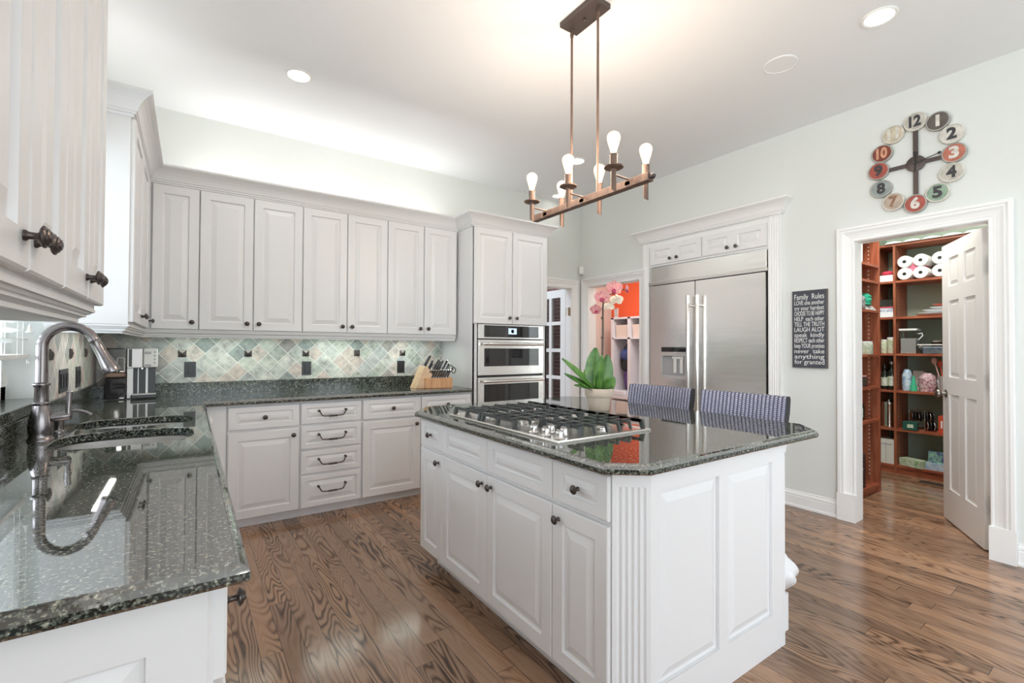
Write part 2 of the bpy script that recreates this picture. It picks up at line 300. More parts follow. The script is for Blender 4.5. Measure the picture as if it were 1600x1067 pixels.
# ---------------- mesh helpers ----------------
def M(n): return MATS[n]
class B:
    def __init__(s): s.bm = bmesh.new(); s.mi = 0
    def face(s, vs):
        try:
            f = s.bm.faces.new(vs); f.material_index = s.mi; return f
        except ValueError: return None
    def box(s, x0, x1, y0, y1, z0, z1):
        v = [s.bm.verts.new(p) for p in ((x0,y0,z0),(x1,y0,z0),(x1,y1,z0),(x0,y1,z0),(x0,y0,z1),(x1,y0,z1),(x1,y1,z1),(x0,y1,z1))]
        for q in ((3,2,1,0),(4,5,6,7),(0,1,5,4),(1,2,6,5),(2,3,7,6),(3,0,4,7)): s.face([v[i] for i in q])
        return s
    def prism(s, pts, z0, z1, axis='z'):
        """polygon pts (2D) extruded between z0 and z1 along axis"""
        def mk(p, z): return {'z': (p[0], p[1], z), 'y': (p[0], z, p[1]), 'x': (z, p[0], p[1])}[axis]
        a = [s.bm.verts.new(mk(p, z0)) for p in pts]; b = [s.bm.verts.new(mk(p, z1)) for p in pts]
        s.face(a[::-1]); s.face(b); n = len(pts)
        for i in range(n): s.face([a[i], a[(i+1) % n], b[(i+1) % n], b[i]])
        return s
    def loft(s, rings, cap=True, close=True):
        R = [[s.bm.verts.new(p) for p in r] for r in rings]
        n = len(R[0])
        for a, b in zip(R, R[1:]):
            for i in range(n if close else n-1): s.face([a[i], a[(i+1) % n], b[(i+1) % n], b[i]])
        if cap:
            s.face(R[0][::-1]); s.face(R[-1])
        return s
    def lathe(s, prof, c=(0, 0, 0), axis='z', seg=20):
        rings = []
        for r, h in prof:
            ring = []
            for i in range(seg):
                a = 2*PI*i/seg; p, q = max(r, 1e-4)*math.cos(a), max(r, 1e-4)*math.sin(a)
                d = {'z': (p, q, h), 'y': (q, h, p), 'x': (h, p, q), '-y': (p, -h, q)}[axis]
                ring.append((c[0]+d[0], c[1]+d[1], c[2]+d[2]))
            rings.append(ring)
        return s.loft(rings)
    def tube(s, pts, r, seg=10, closed=False):
        pts = [Vector(p) for p in pts]; n = len(pts); rings = []
        rr = r if isinstance(r, (list, tuple)) else [r]*n
        prev = None
        for i, p in enumerate(pts):
            if closed: t = (pts[(i+1) % n]-pts[i-1]).normalized()
            else: t = (pts[min(i+1, n-1)]-pts[max(i-1, 0)]).normalized()
            if prev is None:
                u = t.orthogonal().normalized()
            else:
                u = (prev - t*prev.dot(t)); u = u.normalized() if u.length > 1e-6 else t.orthogonal().normalized()
            prev = u; w = t.cross(u)
            rings.append([p+(u*math.cos(2*PI*k/seg)+w*math.sin(2*PI*k/seg))*rr[i] for k in range(seg)])
        if closed: rings.append(rings[0]); return s.loft(rings, cap=False)
        return s.loft(rings)
    def sphere(s, c, r, seg=14, rings=9, sc_=(1, 1, 1)):
        R = []
        for j in range(rings+1):
            th = PI*j/rings; rad = max(math.sin(th), 1e-3)
            R.append([(c[0]+r*sc_[0]*rad*math.cos(2*PI*i/seg), c[1]+r*sc_[1]*rad*math.sin(2*PI*i/seg), c[2]-r*sc_[2]*math.cos(th)) for i in range(seg)])
        return s.loft(R)
    def sweep(s, path, prof, closed=False):
        """path 2D, outward = right hand side of the direction, prof = [(out, z)] closed section"""
        P = [Vector(p) for p in path]; n = len(P); rings = []
        for i in range(n):
            def nrm(a, b): d = (b-a).normalized(); return Vector((d.y, -d.x))
            ns = []
            if i > 0 or closed: ns.append(nrm(P[i-1], P[i]))
            if i < n-1 or closed: ns.append(nrm(P[i], P[(i+1) % n]))
            m = ns[0] if len(ns) == 1 else (ns[0]+ns[1])/(1+ns[0].dot(ns[1]))
            rings.append([(P[i].x+m.x*o, P[i].y+m.y*o, z) for o, z in prof])
        if closed: rings.append(rings[0])
        return s.loft(rings, cap=not closed)
    def shift(s, d):
        bmesh.ops.translate(s.bm, verts=s.bm.verts, vec=Vector(d)); return s
    def rot(s, ang, axis='Z', c=(0, 0, 0)):
        bmesh.ops.rotate(s.bm, verts=s.bm.verts, cent=Vector(c), matrix=Matrix.Rotation(ang, 3, axis)); return s
    def make(s, name, m, parent=None, loc=None, smooth=False, bevel=0, label=None, world=False):
        """world=True: vertices are in world space and loc becomes the origin"""
        bmesh.ops.remove_doubles(s.bm, verts=s.bm.verts, dist=1e-6)
        bmesh.ops.recalc_face_normals(s.bm, faces=s.bm.faces)
        if world:
            o0 = Vector(loc) if loc else (Vector(parent.location) if parent else Vector((0, 0, 0)))
            bmesh.ops.translate(s.bm, verts=s.bm.verts, vec=-o0)
        me = bpy.data.meshes.new(name); s.bm.to_mesh(me); s.bm.free()
        for k in (m if isinstance(m, (list, tuple)) else [m]): me.materials.append(M(k))
        if smooth:
            for p in me.polygons: p.use_smooth = True
            me.set_sharp_from_angle(angle=math.radians(38))
        o = bpy.data.objects.new(name, me); sc.collection.objects.link(o)
        if parent: o.parent = parent
        if loc and not (world and parent): o.location = loc
        if bevel:
            bv = o.modifiers.new('bevel', 'BEVEL'); bv.width = bevel; bv.segments = 2; bv.limit_method = 'ANGLE'; bv.angle_limit = math.radians(40)
        if label: o['label'] = label
        return o
def tag(o, label=None, cat=None, group=None, kind=None):
    if label: o['label'] = label
    if cat: o['category'] = cat
    if group: o['group'] = group
    if kind: o['kind'] = kind
    return o
def thing(name, label, cat, loc=(0, 0, 0), rz=0, group=None):
    o = bpy.data.objects.new(name, None); sc.collection.objects.link(o); o.empty_display_size = 0.05
    o.location = loc; o.rotation_euler = (0, 0, rz)
    return tag(o, label, cat, group)
def struct(name, b, m, **k): return tag(b.make(name, m, **k), kind='structure')
def dup(root, loc, rz=None, label=None, group=None):
    def cp(o, par):
        c = o.copy(); sc.collection.objects.link(c)
        if par: c.parent = par
        for ch in [q for q in sc.objects if q.parent == o]: cp(ch, c)
        return c
    r = cp(root, None); r.location = loc
    if rz is not None: r.rotation_euler = (0, 0, rz)
    tag(r, label, None, group); return r
_txt = {}
def text_mesh(name, body, size, m, parent, loc, rot, depth=0.0006, sx=1.0, fit=None, shear=0.0, bold=0.0):
    cu = bpy.data.curves.new('t', 'FONT'); cu.body = body; cu.size = size; cu.extrude = depth; cu.align_x = 'CENTER'; cu.align_y = 'CENTER'
    cu.resolution_u = 3; cu.offset = bold; cu.shear = shear
    t = bpy.data.objects.new('t', cu); sc.collection.objects.link(t)
    me = bpy.data.meshes.new_from_object(t.evaluated_get(bpy.context.evaluated_depsgraph_get()))
    bpy.data.objects.remove(t)
    if fit:
        w = max(v.co.x for v in me.vertices)-min(v.co.x for v in me.vertices); cx = (max(v.co.x for v in me.vertices)+min(v.co.x for v in me.vertices))/2
        for v in me.vertices: v.co.x = (v.co.x-cx)*fit/w
    me.materials.clear(); me.materials.append(M(m))
    o = bpy.data.objects.new(name, me); sc.collection.objects.link(o); o.parent = parent; o.location = loc; o.rotation_euler = rot
    o.scale = (sx, 1, 1)
    return o
FACE_X = PI/2       # local -Y looks towards +X
FACE_NX = -PI/2     # local -Y looks towards -X

# ---------------- joinery ----------------
def panel_bm(w, h, t=0.02, fr=0.058, flat=False):
    """raised panel door leaf, back at y=0, front at y=-t"""
    b = B(); sx = min(fr, w*0.24); sz = min(fr, h*0.24)
    L = [(0, 0, 0), (0, 0, t-0.004), (0.004, 0.004, t)]
    if not flat:
        q = min(0.032, w*0.12, h*0.14)
        L += [(sx, sz, t), (sx+0.003, sz+0.003, t-0.010), (sx+0.009, sz+0.009, t-0.011), (sx+0.010+q, sz+0.010+q, t-0.0015)]
    rings = [[(ix, -d, iz), (w-ix, -d, iz), (w-ix, -d, h-iz), (ix, -d, h-iz)] for ix, iz, d in L]
    b.loft(rings); return b
KNOB = [(0.008, 0), (0.008, 0.003), (0.0055, 0.006), (0.005, 0.014), (0.0065, 0.017), (0.013, 0.0185), (0.0165, 0.021), (0.0165, 0.0235), (0.0125, 0.026), (0.0125, 0.0275), (0.0085, 0.0295), (0.008, 0.031), (0.003, 0.0325), (0.0, 0.033)]
def knob(parent, x, z, y=-0.02):
    b = B(); b.lathe(KNOB, (0, 0, 0), '-y', 18); return b.make('knob', 'bronze', parent, (x, y, z), smooth=True)
def pull(parent, x, z, y=-0.02, half=0.098):
    b = B()
    for s in (-1, 1): b.lathe([(0.009, 0), (0.009, 0.003), (0.006, 0.006), (0.006, 0.018), (0.009, 0.022), (0.0, 0.026)], (s*half, 0, 0), '-y', 12)
    pts = [(-half, -0.02, 0), (-half+0.008, -0.026, -0.014), (-half+0.018, -0.03, -0.032), (-half+0.03, -0.031, -0.038), (-0.035, -0.032, -0.040)]
    rr = [0.0042]*5
    for i in range(9): pts.append((-0.03+0.0075*i, -0.032, -0.040)); rr.append(0.0085 if i % 2 else 0.0058)
    pts += [(-p[0], p[1], p[2]) for p in pts[4::-1]]; rr += [0.0042]*5
    b.tube(pts, rr, 8); return b.make('pull_handle', 'bronze', parent, (x, y, z), smooth=True)
def leaf(parent, kind, x0, x1, z0, z1, hw=None, y=0.0, gap=0.002, fr=0.058):
    """door or drawer front; hw: ('knob', x, z) or ('pull', x, z)"""
    o = panel_bm(x1-x0-2*gap, z1-z0, fr=fr).make(kind, 'cabinet_paint', parent, (x0+gap, y, z0))
    for q in (hw if isinstance(hw, list) else [hw] if hw else []):
        (knob if q[0] == 'knob' else pull)(o, q[1]-x0-gap, q[2]-z0)
    return o
def cabinet(name, label, loc, rz, w, d, z0, z1, fronts, toe=0.0, cat='cabinet', group=None):
    """loc = left front bottom corner of the carcass; local x along the width, +y into the wall"""
    t = thing(name, label, cat, loc, rz, group)
    b = B(); b.box(0, w, 0, d, z0, z1)
    if toe: b.box(0, w, toe, d, 0, z0)
    b.make('carcass', 'cabinet_paint', t, bevel=0.0012)
    for f in fronts: leaf(t, *f)
    return t
# ================= SETTING =================
XL, YB, XR, ZC = -0.546, 4.353, 4.034, 3.048
b = B(); b.box(-0.75, 6.7, -3.15, 6.4, -0.06, 0); struct('floor', b, 'oak_floor')
b = B(); b.box(-0.75, 4.15, -3.15, 4.47, ZC, ZC+0.06); struct('ceiling', b, 'ceiling_paint')
b = B(); b.box(4.15, 6.7, -0.4, 6.3, ZC, ZC+0.06); struct('ceiling', b, 'ceiling_paint')
b = B(); b.box(-0.75, XL, -3.1, -2.6, 0, ZC); b.box(-0.75, XL, -2.6, -0.5, 0, 0.55); b.box(-0.75, XL, -2.6, -0.5, 2.45, ZC); b.box(-0.75, XL, -0.5, 1.75, 0, ZC); b.box(-0.75, XL, 2.98, YB+0.1, 0, ZC); b.box(-0.75, XL, 1.75, 2.98, 0, 0.985); b.box(-0.75, XL, 1.75, 2.98, 2.25, ZC)
struct('wall_left', b, 'wall_paint')
b = B(); b.box(XL, 3.05, YB, YB+0.1, 0, ZC); b.box(3.05, 3.90, YB, YB+0.1, 2.0, ZC); b.box(3.90, XR, YB, YB+0.1, 0, ZC)
struct('wall_back', b, 'wall_paint')
for y0, y1, z0 in ((-3.1, 0.704, 0), (0.704, 1.405, 2.06), (1.405, 2.03, 0), (2.03, 3.25, 2.34), (3.25, 3.406, 0), (3.406, 4.20, 2.015), (4.20, YB+0.1, 0)):
    b = B(); b.box(XR, XR+0.116, y0, y1, z0, ZC); struct('wall_right', b, 'wall_paint')
b = B()
for x0, x1, z0, z1 in ((XL, -0.25, 0, ZC), (-0.25, 1.75, 0, 0.5), (-0.25, 1.75, 2.4, ZC), (1.75, 2.3, 0, ZC), (2.3, 3.7, 0, 0.5), (2.3, 3.7, 2.4, ZC), (3.7, XR, 0, ZC)):
    b.box(x0, x1, -3.1, -3.0, z0, z1)
struct('wall_front', b, 'wall_paint')
b = B(); b.box(4.15, 6.36, 1.90, 1.95, 0, ZC); struct('wall_pantry_left', b, 'pantry_paint')
b = B(); b.box(6.30, 6.36, -0.30, 1.90, 0, ZC); struct('wall_pantry_back', b, 'pantry_paint')
b = B(); b.box(4.15, 6.30, -0.36, -0.30, 0, ZC); struct('wall_pantry_right', b, 'pantry_paint')
b = B(); b.box(4.15, 6.6, 3.32, 3.37, 0, ZC); struct('wall_mudroom_right', b, 'beige_paint')
b = B(); b.box(4.20, 6.6, 6.22, 6.27, 0, ZC); struct('wall_mudroom_left', b, 'beige_paint')
b = B(); b.box(6.56, 6.62, 3.37, 6.22, 0, ZC); struct('wall_mudroom_back', b, 'orange_paint')
b = B(); b.mi = 1; b.box(4.135, 4.20, YB+0.1, 6.27, 0, ZC); b.mi = 0; b.box(4.11, 4.135, YB+0.1, 6.27, 0, ZC)
struct('wall_brick_outside', b, ['brick', 'beige_paint'])
b = B(); b.box(-0.75, 4.11, 6.27, 6.37, -0.02, 3.0); struct('wall_brick_outside', b, 'brick')
# outside the front windows: lawn and hedge, seen only in reflections
b = B(); b.box(-12, 16, -22, -3.3, -0.4, -0.3); tag(struct('ground_lawn', b, 'lawn'), 'green lawn outside behind the front windows')
b = B(); b.box(-12, 16, -12.5, -11.5, -0.3, 1.9); struct('ground_hedge', b, 'hedge')
b = B(); b.box(-9, -0.9, -3, 9, -0.4, -0.3); struct('ground_lawn', b, 'lawn')

CAS = [(0, 0), (0, 0.012), (0.004, 0.016), (0.012, 0.016), (0.014, 0.012), (0.022, 0.012), (0.024, 0.015), (0.034, 0.016), (0.055, 0.022), (0.070, 0.030), (0.078, 0.030), (0.080, 0.024), (0.086, 0.024), (0.088, 0.034), (0.106, 0.034), (0.11, 0.030), (0.11, 0)]
def casing(name, u0, u1, zt, wall, z0=0.0, scale=1.0, plinth=0):
    b = B(); pr = [(o*scale, t) for o, t in CAS]
    b.sweep([(u1, z0), (u1, zt), (u0, zt), (u0, z0)], pr)
    w = 0.11*scale
    if plinth:
        for a in (u0-w-0.003, u1-0.004): b.box(a, a+w+0.007, 0, plinth, 0, 0.036)
    for v in b.bm.verts:
        u, z, t = v.co
        v.co = (XR-t, u, z) if wall == 'R' else (u, YB-t, z)
    return struct(name, b, 'trim_paint')
def jamb(name, u0, u1, zt, wall, d=0.116, t=0.018):
    b = B()
    for a, c, z0, z1 in ((u0, u0+t, 0, zt), (u1-t, u1, 0, zt), (u0, u1, zt-t, zt)):
        if wall == 'R': b.box(XR-0.002, XR+d+0.002, a, c, z0, z1)
        else: b.box(a, c, YB-0.002, YB+d, z0, z1)
    return struct(name, b, 'trim_paint')
casing('trim_1', 0.704, 1.405, 2.06, 'R', plinth=0.20); jamb('trim_2', 0.688, 1.421, 2.076, 'R')
casing('trim_3', 3.406, 4.20, 2.015, 'R', scale=0.95); jamb('trim_4', 3.39, 4.216, 2.03, 'R')
casing('trim_5', 3.07, 3.89, 2.0, 'B', scale=0.95); jamb('trim_6', 3.052, 3.898, 2.016, 'B', 0.1)
BB = [(0, 0), (0.020, 0), (0.020, 0.016), (0.014, 0.020), (0.014, 0.085), (0.010, 0.090), (0.014, 0.096), (0.012, 0.108), (0.006, 0.118), (0.006, 0.126), (0, 0.130)]
b = B(); b.sweep([(XR, 1.912), (XR, 1.518)], BB); struct('baseboard_right', b, 'trim_paint')
b = B(); b.sweep([(XR, 0.59), (XR, -3.0)], BB); struct('baseboard_right', b, 'trim_paint')

# unseen front windows behind the camera, added to carry the fill light
def added_window(n, x0, x1, z0, z1, y, label):
    t = thing('window_%d' % n, label, 'window', (x0, y, z0)); t['kind'] = 'structure'
    W, H = x1-x0, z1-z0; b = B()
    for a in (0, W/2-0.03, W-0.06): b.box(a, a+0.06, -0.05, 0.02, 0, H)
    for z in (0, H*0.5-0.03, H-0.06): b.box(0, W, -0.045, 0.015, z, z+0.06)
    b.make('window_frame', 'trim_paint', t)
    b = B(); b.box(0.02, W-0.02, -0.02, -0.016, 0.02, H-0.02); b.make('window_pane', 'window_glass', t)
added_window(1, -0.25, 1.75, 0.5, 2.4, -3.02, 'added unseen large white framed window in the wall behind the camera')
added_window(2, 2.3, 3.7, 0.5, 2.4, -3.02, 'added unseen narrower white framed window in the wall behind the camera')
# sink window: recess, frame, glass
t = thing('window_3', 'white framed window over the sink behind the blind', 'window', (-0.70, 1.75, 0.985)); t['kind'] = 'structure'
b = B()
for y in (0, 0.595, 1.17): b.box(-0.03, 0.03, y, y+0.06, 0, 1.26)
for z in (0.04, 1.20): b.box(-0.03, 0.03, 0, 1.23, z, z+0.06)
b.make('window_frame', 'trim_paint', t)
b = B(); b.box(-0.004, 0.0, 0.02, 1.21, 0.05, 1.23); b.make('window_pane', 'window_glass', t)
b = B(); b.box(-0.745, -0.530, 1.755, 2.976, 0.986, 1.030)
tag(b.make('granite_sill', 'granite_dull', loc=(-0.6, 2.37, 1.0), world=True, bevel=0.004), 'speckled dark granite window sill behind the kitchen tap', 'sill')

# ================= WORKTOPS =================
def offset_poly(P, d):
    """inset of a CCW polygon by d"""
    n = len(P); out = []
    for i in range(n):
        a, p, c = Vector(P[i-1]), Vector(P[i]), Vector(P[(i+1) % n])
        n1 = (p-a).normalized(); n2 = (c-p).normalized(); n1 = Vector((-n1.y, n1.x)); n2 = Vector((-n2.y, n2.x))
        m = (n1+n2)/(1+n1.dot(n2)); out.append((p.x+m.x*d, p.y+m.y*d))
    return out
def slab(P, holes, zt, prof):
    b = B(); bm = b.bm
    def ring(pts, z): return [bm.verts.new((x, y, z)) for x, y in pts]
    d0 = prof[0][0]; top = ring(offset_poly(P, d0), zt)
    edges = [bm.edges.new((top[i], top[(i+1) % len(top)])) for i in range(len(top))]
    hr = []
    for h in holes:
        r = ring(h, zt); hr.append((h, r)); edges += [bm.edges.new((r[i], r[(i+1) % len(r)])) for i in range(len(r))]
    bmesh.ops.triangle_fill(bm, use_beauty=True, use_dissolve=False, edges=edges)
    for f in bm.faces:
        if f.normal.z < 0: f.normal_flip()
    prev = top
    for d, z in prof[1:]:
        r = ring(offset_poly(P, d), z)
        for i in range(len(r)): b.face([prev[i], r[i], r[(i+1) % len(r)], prev[(i+1) % len(r)]])
        prev = r
    for h, r in hr:
        prev2 = r
        c = Vector((sum(p[0] for p in h)/len(h), sum(p[1] for p in h)/len(h)))
        for d, z in ((-0.004, zt-0.003), (-0.005, zt-0.034)):
            q = [(c.x+(x-c.x)*(1+d*0), c.y+(y-c.y)) for x, y in h]
            q = ring([(x+(c.x-x)*(-d)*3, y+(c.y-y)*(-d)*3) for x, y in q], z)
            for i in range(len(q)): b.face([prev2[i], prev2[(i+1) % len(q)], q[(i+1) % len(q)], q[i]])
            prev2 = q
    bmesh.ops.recalc_face_normals(bm, faces=bm.faces); bm.normal_update()
    for f in bm.faces:
        if abs(f.normal.z) < 0.3: f.material_index = 1  # vertical faces take the duller copy, standing in for dark floor reflections
    return b
EDGE = [(0.020, 0.900), (0.019, 0.8985), (0.014, 0.897), (0.007, 0.893), (0.003, 0.888), (0.0, 0.884), (0.0, 0.872), (0.004, 0.866), (0.03, 0.866)]
def superell(cx, cy, a, c, n=3.2, seg=40):
    out = []
    for i in range(seg):
        t = 2*PI*i/seg; co, si = math.cos(t), math.sin(t)
        out.append((cx+a*math.copysign(abs(co)**(2/n), co), cy+c*math.copysign(abs(si)**(2/n), si)))
    return out
H1 = superell(-0.205, 2.435, 0.225, 0.205); H2 = superell(-0.205, 2.905, 0.225, 0.175)
P = [(XL+0.001, 0.912), (0.090, 0.912), (0.090, 3.70), (2.115, 3.70), (2.115, YB-0.001), (XL+0.001, YB-0.001)]
tag(slab(P, [H1, H2], 0.900, EDGE).make('granite_worktop', ['granite', 'granite_dull'], loc=(0, 3, 0.9), world=True), 'L-shaped dark speckled granite worktop with the sink cut out', 'worktop')
b = B(); b.box(XL+0.001, XL+0.022, 0.93, 1.752, 0.9005, 1.008); b.box(XL+0.001, XL+0.022, 1.752, 2.98, 0.9005, 0.985); b.box(XL+0.001, XL+0.022, 2.98, YB-0.022, 0.9005, 1.008)
b.box(XL+0.001, 2.112, YB-0.022, YB-0.001, 0.9005, 0.99)
tag(b.make('granite_upstand', 'granite_dull', loc=(0, YB, 0.9), world=True, bevel=0.002), 'low dark granite upstand along the walls behind the worktop', 'upstand')
b = B(); b.box(XL+0.012, 2.114, YB-0.012, YB-0.001, 0.991, 1.40)
tag(b.make('tiled_backsplash', 'slate_back'), 'diamond laid slate tiles on the back wall under the cabinets', 'tiles')
b = B(); b.box(XL+0.001, XL+0.012, 2.985, YB-0.0005, 1.009, 1.40)
tag(b.make('tiled_backsplash', 'slate_left'), 'diamond laid slate tiles on the left wall beside the sink window', 'tiles')
# small metal inserts in the tiles
def insert(loc, rz, lab):
    b = B(); s = 0.026
    b.loft([[(-s, 0, -s), (s, 0, -s), (s, 0, s), (-s, 0, s)], [(-s, -0.006, -s), (s, -0.006, -s), (s, -0.006, s), (-s, -0.006, s)], [(-0.001, -0.014, -0.001), (0.001, -0.014, -0.001), (0.001, -0.014, 0.001), (-0.001, -0.014, 0.001)]])
    o = b.make('tile_insert', 'bronze', loc=loc); o.rotation_euler = (0, 0, rz); return tag(o, lab, 'tile insert', 'small dark pyramid inserts in the slate tiles')
for x, l in ((-0.045, 'dark square tile insert on the back wall, beside the coffee maker'), (0.391, 'dark square tile insert on the back wall, between the first and second outlet'), (0.827, 'dark square tile insert right above the middle outlet on the back wall'), (1.263, 'dark square tile insert midway between the middle and the right outlet'), (1.699, 'dark square tile insert above the back wall outlet nearest the knife block')):
    insert((x, YB-0.012, 1.212), 0, l)
for y, l in ((3.02, 'dark tile insert on the left wall nearest the window'), (3.456, 'middle dark tile insert on the left wall seen inside the tap arch'), (3.892, 'dark tile insert on the left wall nearest the corner')):
    insert((XL+0.012, y, 1.225), FACE_X, l)
def outlet(loc, rz, w, h, lab, gangs=1):
    t = thing('wall_outlet', lab, 'outlet', loc, rz, 'black wall outlets in the slate tiles')
    b = B(); b.box(-w/2, w/2, -0.006, 0, -h/2, h/2); b.make('cover_plate', 'black_plastic', t, bevel=0.002)
    for g in range(gangs):
        cx = (g-(gangs-1)/2)*w/gangs
        b = B(); b.box(cx-0.017, cx+0.017, -0.010, -0.006, -0.036, 0.036); b.make('socket_insert', 'black_plastic', t, bevel=0.002)
for x, z, l in ((0.005, 1.091, 'black wall outlet beside the coffee maker'), (0.834, 1.083, 'black wall outlet in the middle of the back wall tiles'), (1.683, 1.078, 'black wall outlet on the back wall nearest the knife block')):
    outlet((x, YB-0.012, z), 0, 0.074, 0.116, l)
outlet((XL+0.012, 3.285, 1.088), FACE_X, 0.19, 0.118, 'wide black outlet plate on the left wall tiles inside the tap arch', 3)
outlet((XL+0.012, 3.665, 1.088), FACE_X, 0.12, 0.118, 'narrower black outlet plate on the left wall tiles nearer the corner', 2)

# ================= WALL CABINETS =================
ZD0, ZD1 = 1.385, 2.385
def uppers():
    G = 'white raised panel wall cabinets'
    E = [-0.222, 0.05, 0.39, 0.734, 1.081, 1.427, 1.771, 2.108]
    units = [(0, 1, 'single door white wall cabinet in the back corner', [(1, 'R')]),
             (1, 3, 'two door white wall cabinet on the back wall, second from the corner', None),
             (3, 5, 'two door white wall cabinet in the middle above the tiles', None),
             (5, 7, 'two door white wall cabinet right beside the tall oven cabinet', None)]
    for i0, i1, lab, one in units:
        x0, x1 = E[i0], E[i1]; fr = []
        x0c = x0-0.03 if i0 == 0 else x0
        for k in range(i0, i1):
            left = (k == i0 and not one)
            kx = E[k+1]-0.040 if (left or one) else E[k]+0.038
            fr.append(('door', E[k]-x0c+(0.001), E[k+1]-x0c-0.001, ZD0, ZD1-0.005, ('knob', kx-x0c, 1.436)))
        cabinet('wall_cabinet', lab, (x0c, 4.02, 0), 0, x1-x0c-0.001, YB-4.02-0.014, 1.372, 2.392, fr, group=G)
    # corner return on the left wall, doors towards +X
    y0, y1 = 2.93, 4.018; L = y1-y0
    fr = [('door', 0.004, L/2-0.002, ZD0, ZD1-0.005, ('knob', L/2-0.04, 1.436)), ('door', L/2+0.002, L-0.03, ZD0, ZD1-0.005, ('knob', L/2+0.04, 1.436))]
    fr = [('door', 0.004, 0.46, ZD0, ZD1-0.005, ('knob', 0.42, 1.436)), ('door', 0.463, 0.92, ZD0, ZD1-0.005, ('knob', 0.503, 1.436)), ('door', 0.923, L-0.026, ZD0, ZD1-0.005, ('knob', L-0.06, 1.436))]
    cabinet('wall_cabinet', 'white wall cabinet on the left wall with its plain side facing the camera', (-0.248, y0, 0), FACE_X, L, 0.297, 1.372, 2.392, fr, group=G)
    # near cabinets over the left of the sink counter
    D = [0.235, 0.49, 0.745, 0.99, 1.235, 1.49, 1.733]
    for a, lab in ((0, 'white wall cabinet cut by the left edge of the picture'), (2, 'nearest white wall cabinet with two dark knobs meeting, upper left'), (4, 'white wall cabinet at the end beside the window, small knobs low on its doors')):
        y0, ym, y1 = D[a], D[a+1], D[a+2]
        fr = [('door', 0.002, ym-y0-0.001, 1.378, 2.37, ('knob', ym-y0-0.032, 1.427)), ('door', ym-y0+0.001, y1-y0-0.002, 1.378, 2.37, ('knob', ym-y0+0.030, 1.427))]
        cabinet('wall_cabinet', lab, (-0.22, y0, 0), FACE_X, y1-y0-0.001, 0.325, 1.366, 2.392, fr, group=G)
uppers()
CROWN = [(0, 2.384), (0.008, 2.384), (0.010, 2.388), (0.010, 2.396), (0.018, 2.398), (0.018, 2.408), (0.024, 2.412), (0.028, 2.424), (0.036, 2.442), (0.048, 2.460), (0.062, 2.474), (0.078, 2.484), (0.086, 2.490), (0.086, 2.503), (0, 2.503)]
b = B(); b.sweep([(XL+0.002, 2.928), (-0.246, 2.928), (-0.246, 4.018), (2.128, 4.018), (2.128, 3.738), (3.0, 3.738), (3.0, YB-0.002)], CROWN)
tag(b.make('crown_moulding', 'cabinet_paint', loc=(0, 4, 2.4), world=True), 'long white crown moulding stepping around the back wall cabinets', 'moulding')
b = B(); b.sweep([(-0.218, 0.235), (-0.218, 1.735), (XL+0.002, 1.735)], CROWN)
tag(b.make('crown_moulding', 'cabinet_paint', loc=(-0.2, 1, 2.4), world=True), 'white crown moulding above the nearest cabinets at the upper left', 'moulding')
RAIL = [(0, 1.371), (0.006, 1.371), (0.006, 1.362), (0.000, 1.360), (-0.004, 1.352), (-0.010, 1.350), (-0.010, 1.340), (-0.020, 1.338), (-0.020, 1.328), (-0.034, 1.328), (-0.034, 1.371)]
b = B(); b.sweep([(XL+0.002, 2.934), (-0.250, 2.934), (-0.250, 4.022), (2.110, 4.022)], RAIL)
tag(b.make('light_rail', 'cabinet_paint', loc=(0, 4, 1.35), world=True), 'white light rail moulding under the back wall cabinets', 'moulding')
RAIL2 = [(0, 1.3655), (0.002, 1.3655), (0.002, 1.358), (-0.004, 1.357), (-0.008, 1.352), (-0.014, 1.351), (-0.014, 1.345), (-0.022, 1.344), (-0.028, 1.339), (-0.028, 1.330), (-0.044, 1.330), (-0.044, 1.3655)]
b = B(); b.sweep([(-0.220, 0.236), (-0.220, 1.731), (XL+0.002, 1.731)], RAIL2)
tag(b.make('light_rail', 'cabinet_paint', loc=(-0.2, 1, 1.33), world=True), 'stepped white light rail under the nearest cabinets at the upper left', 'moulding')

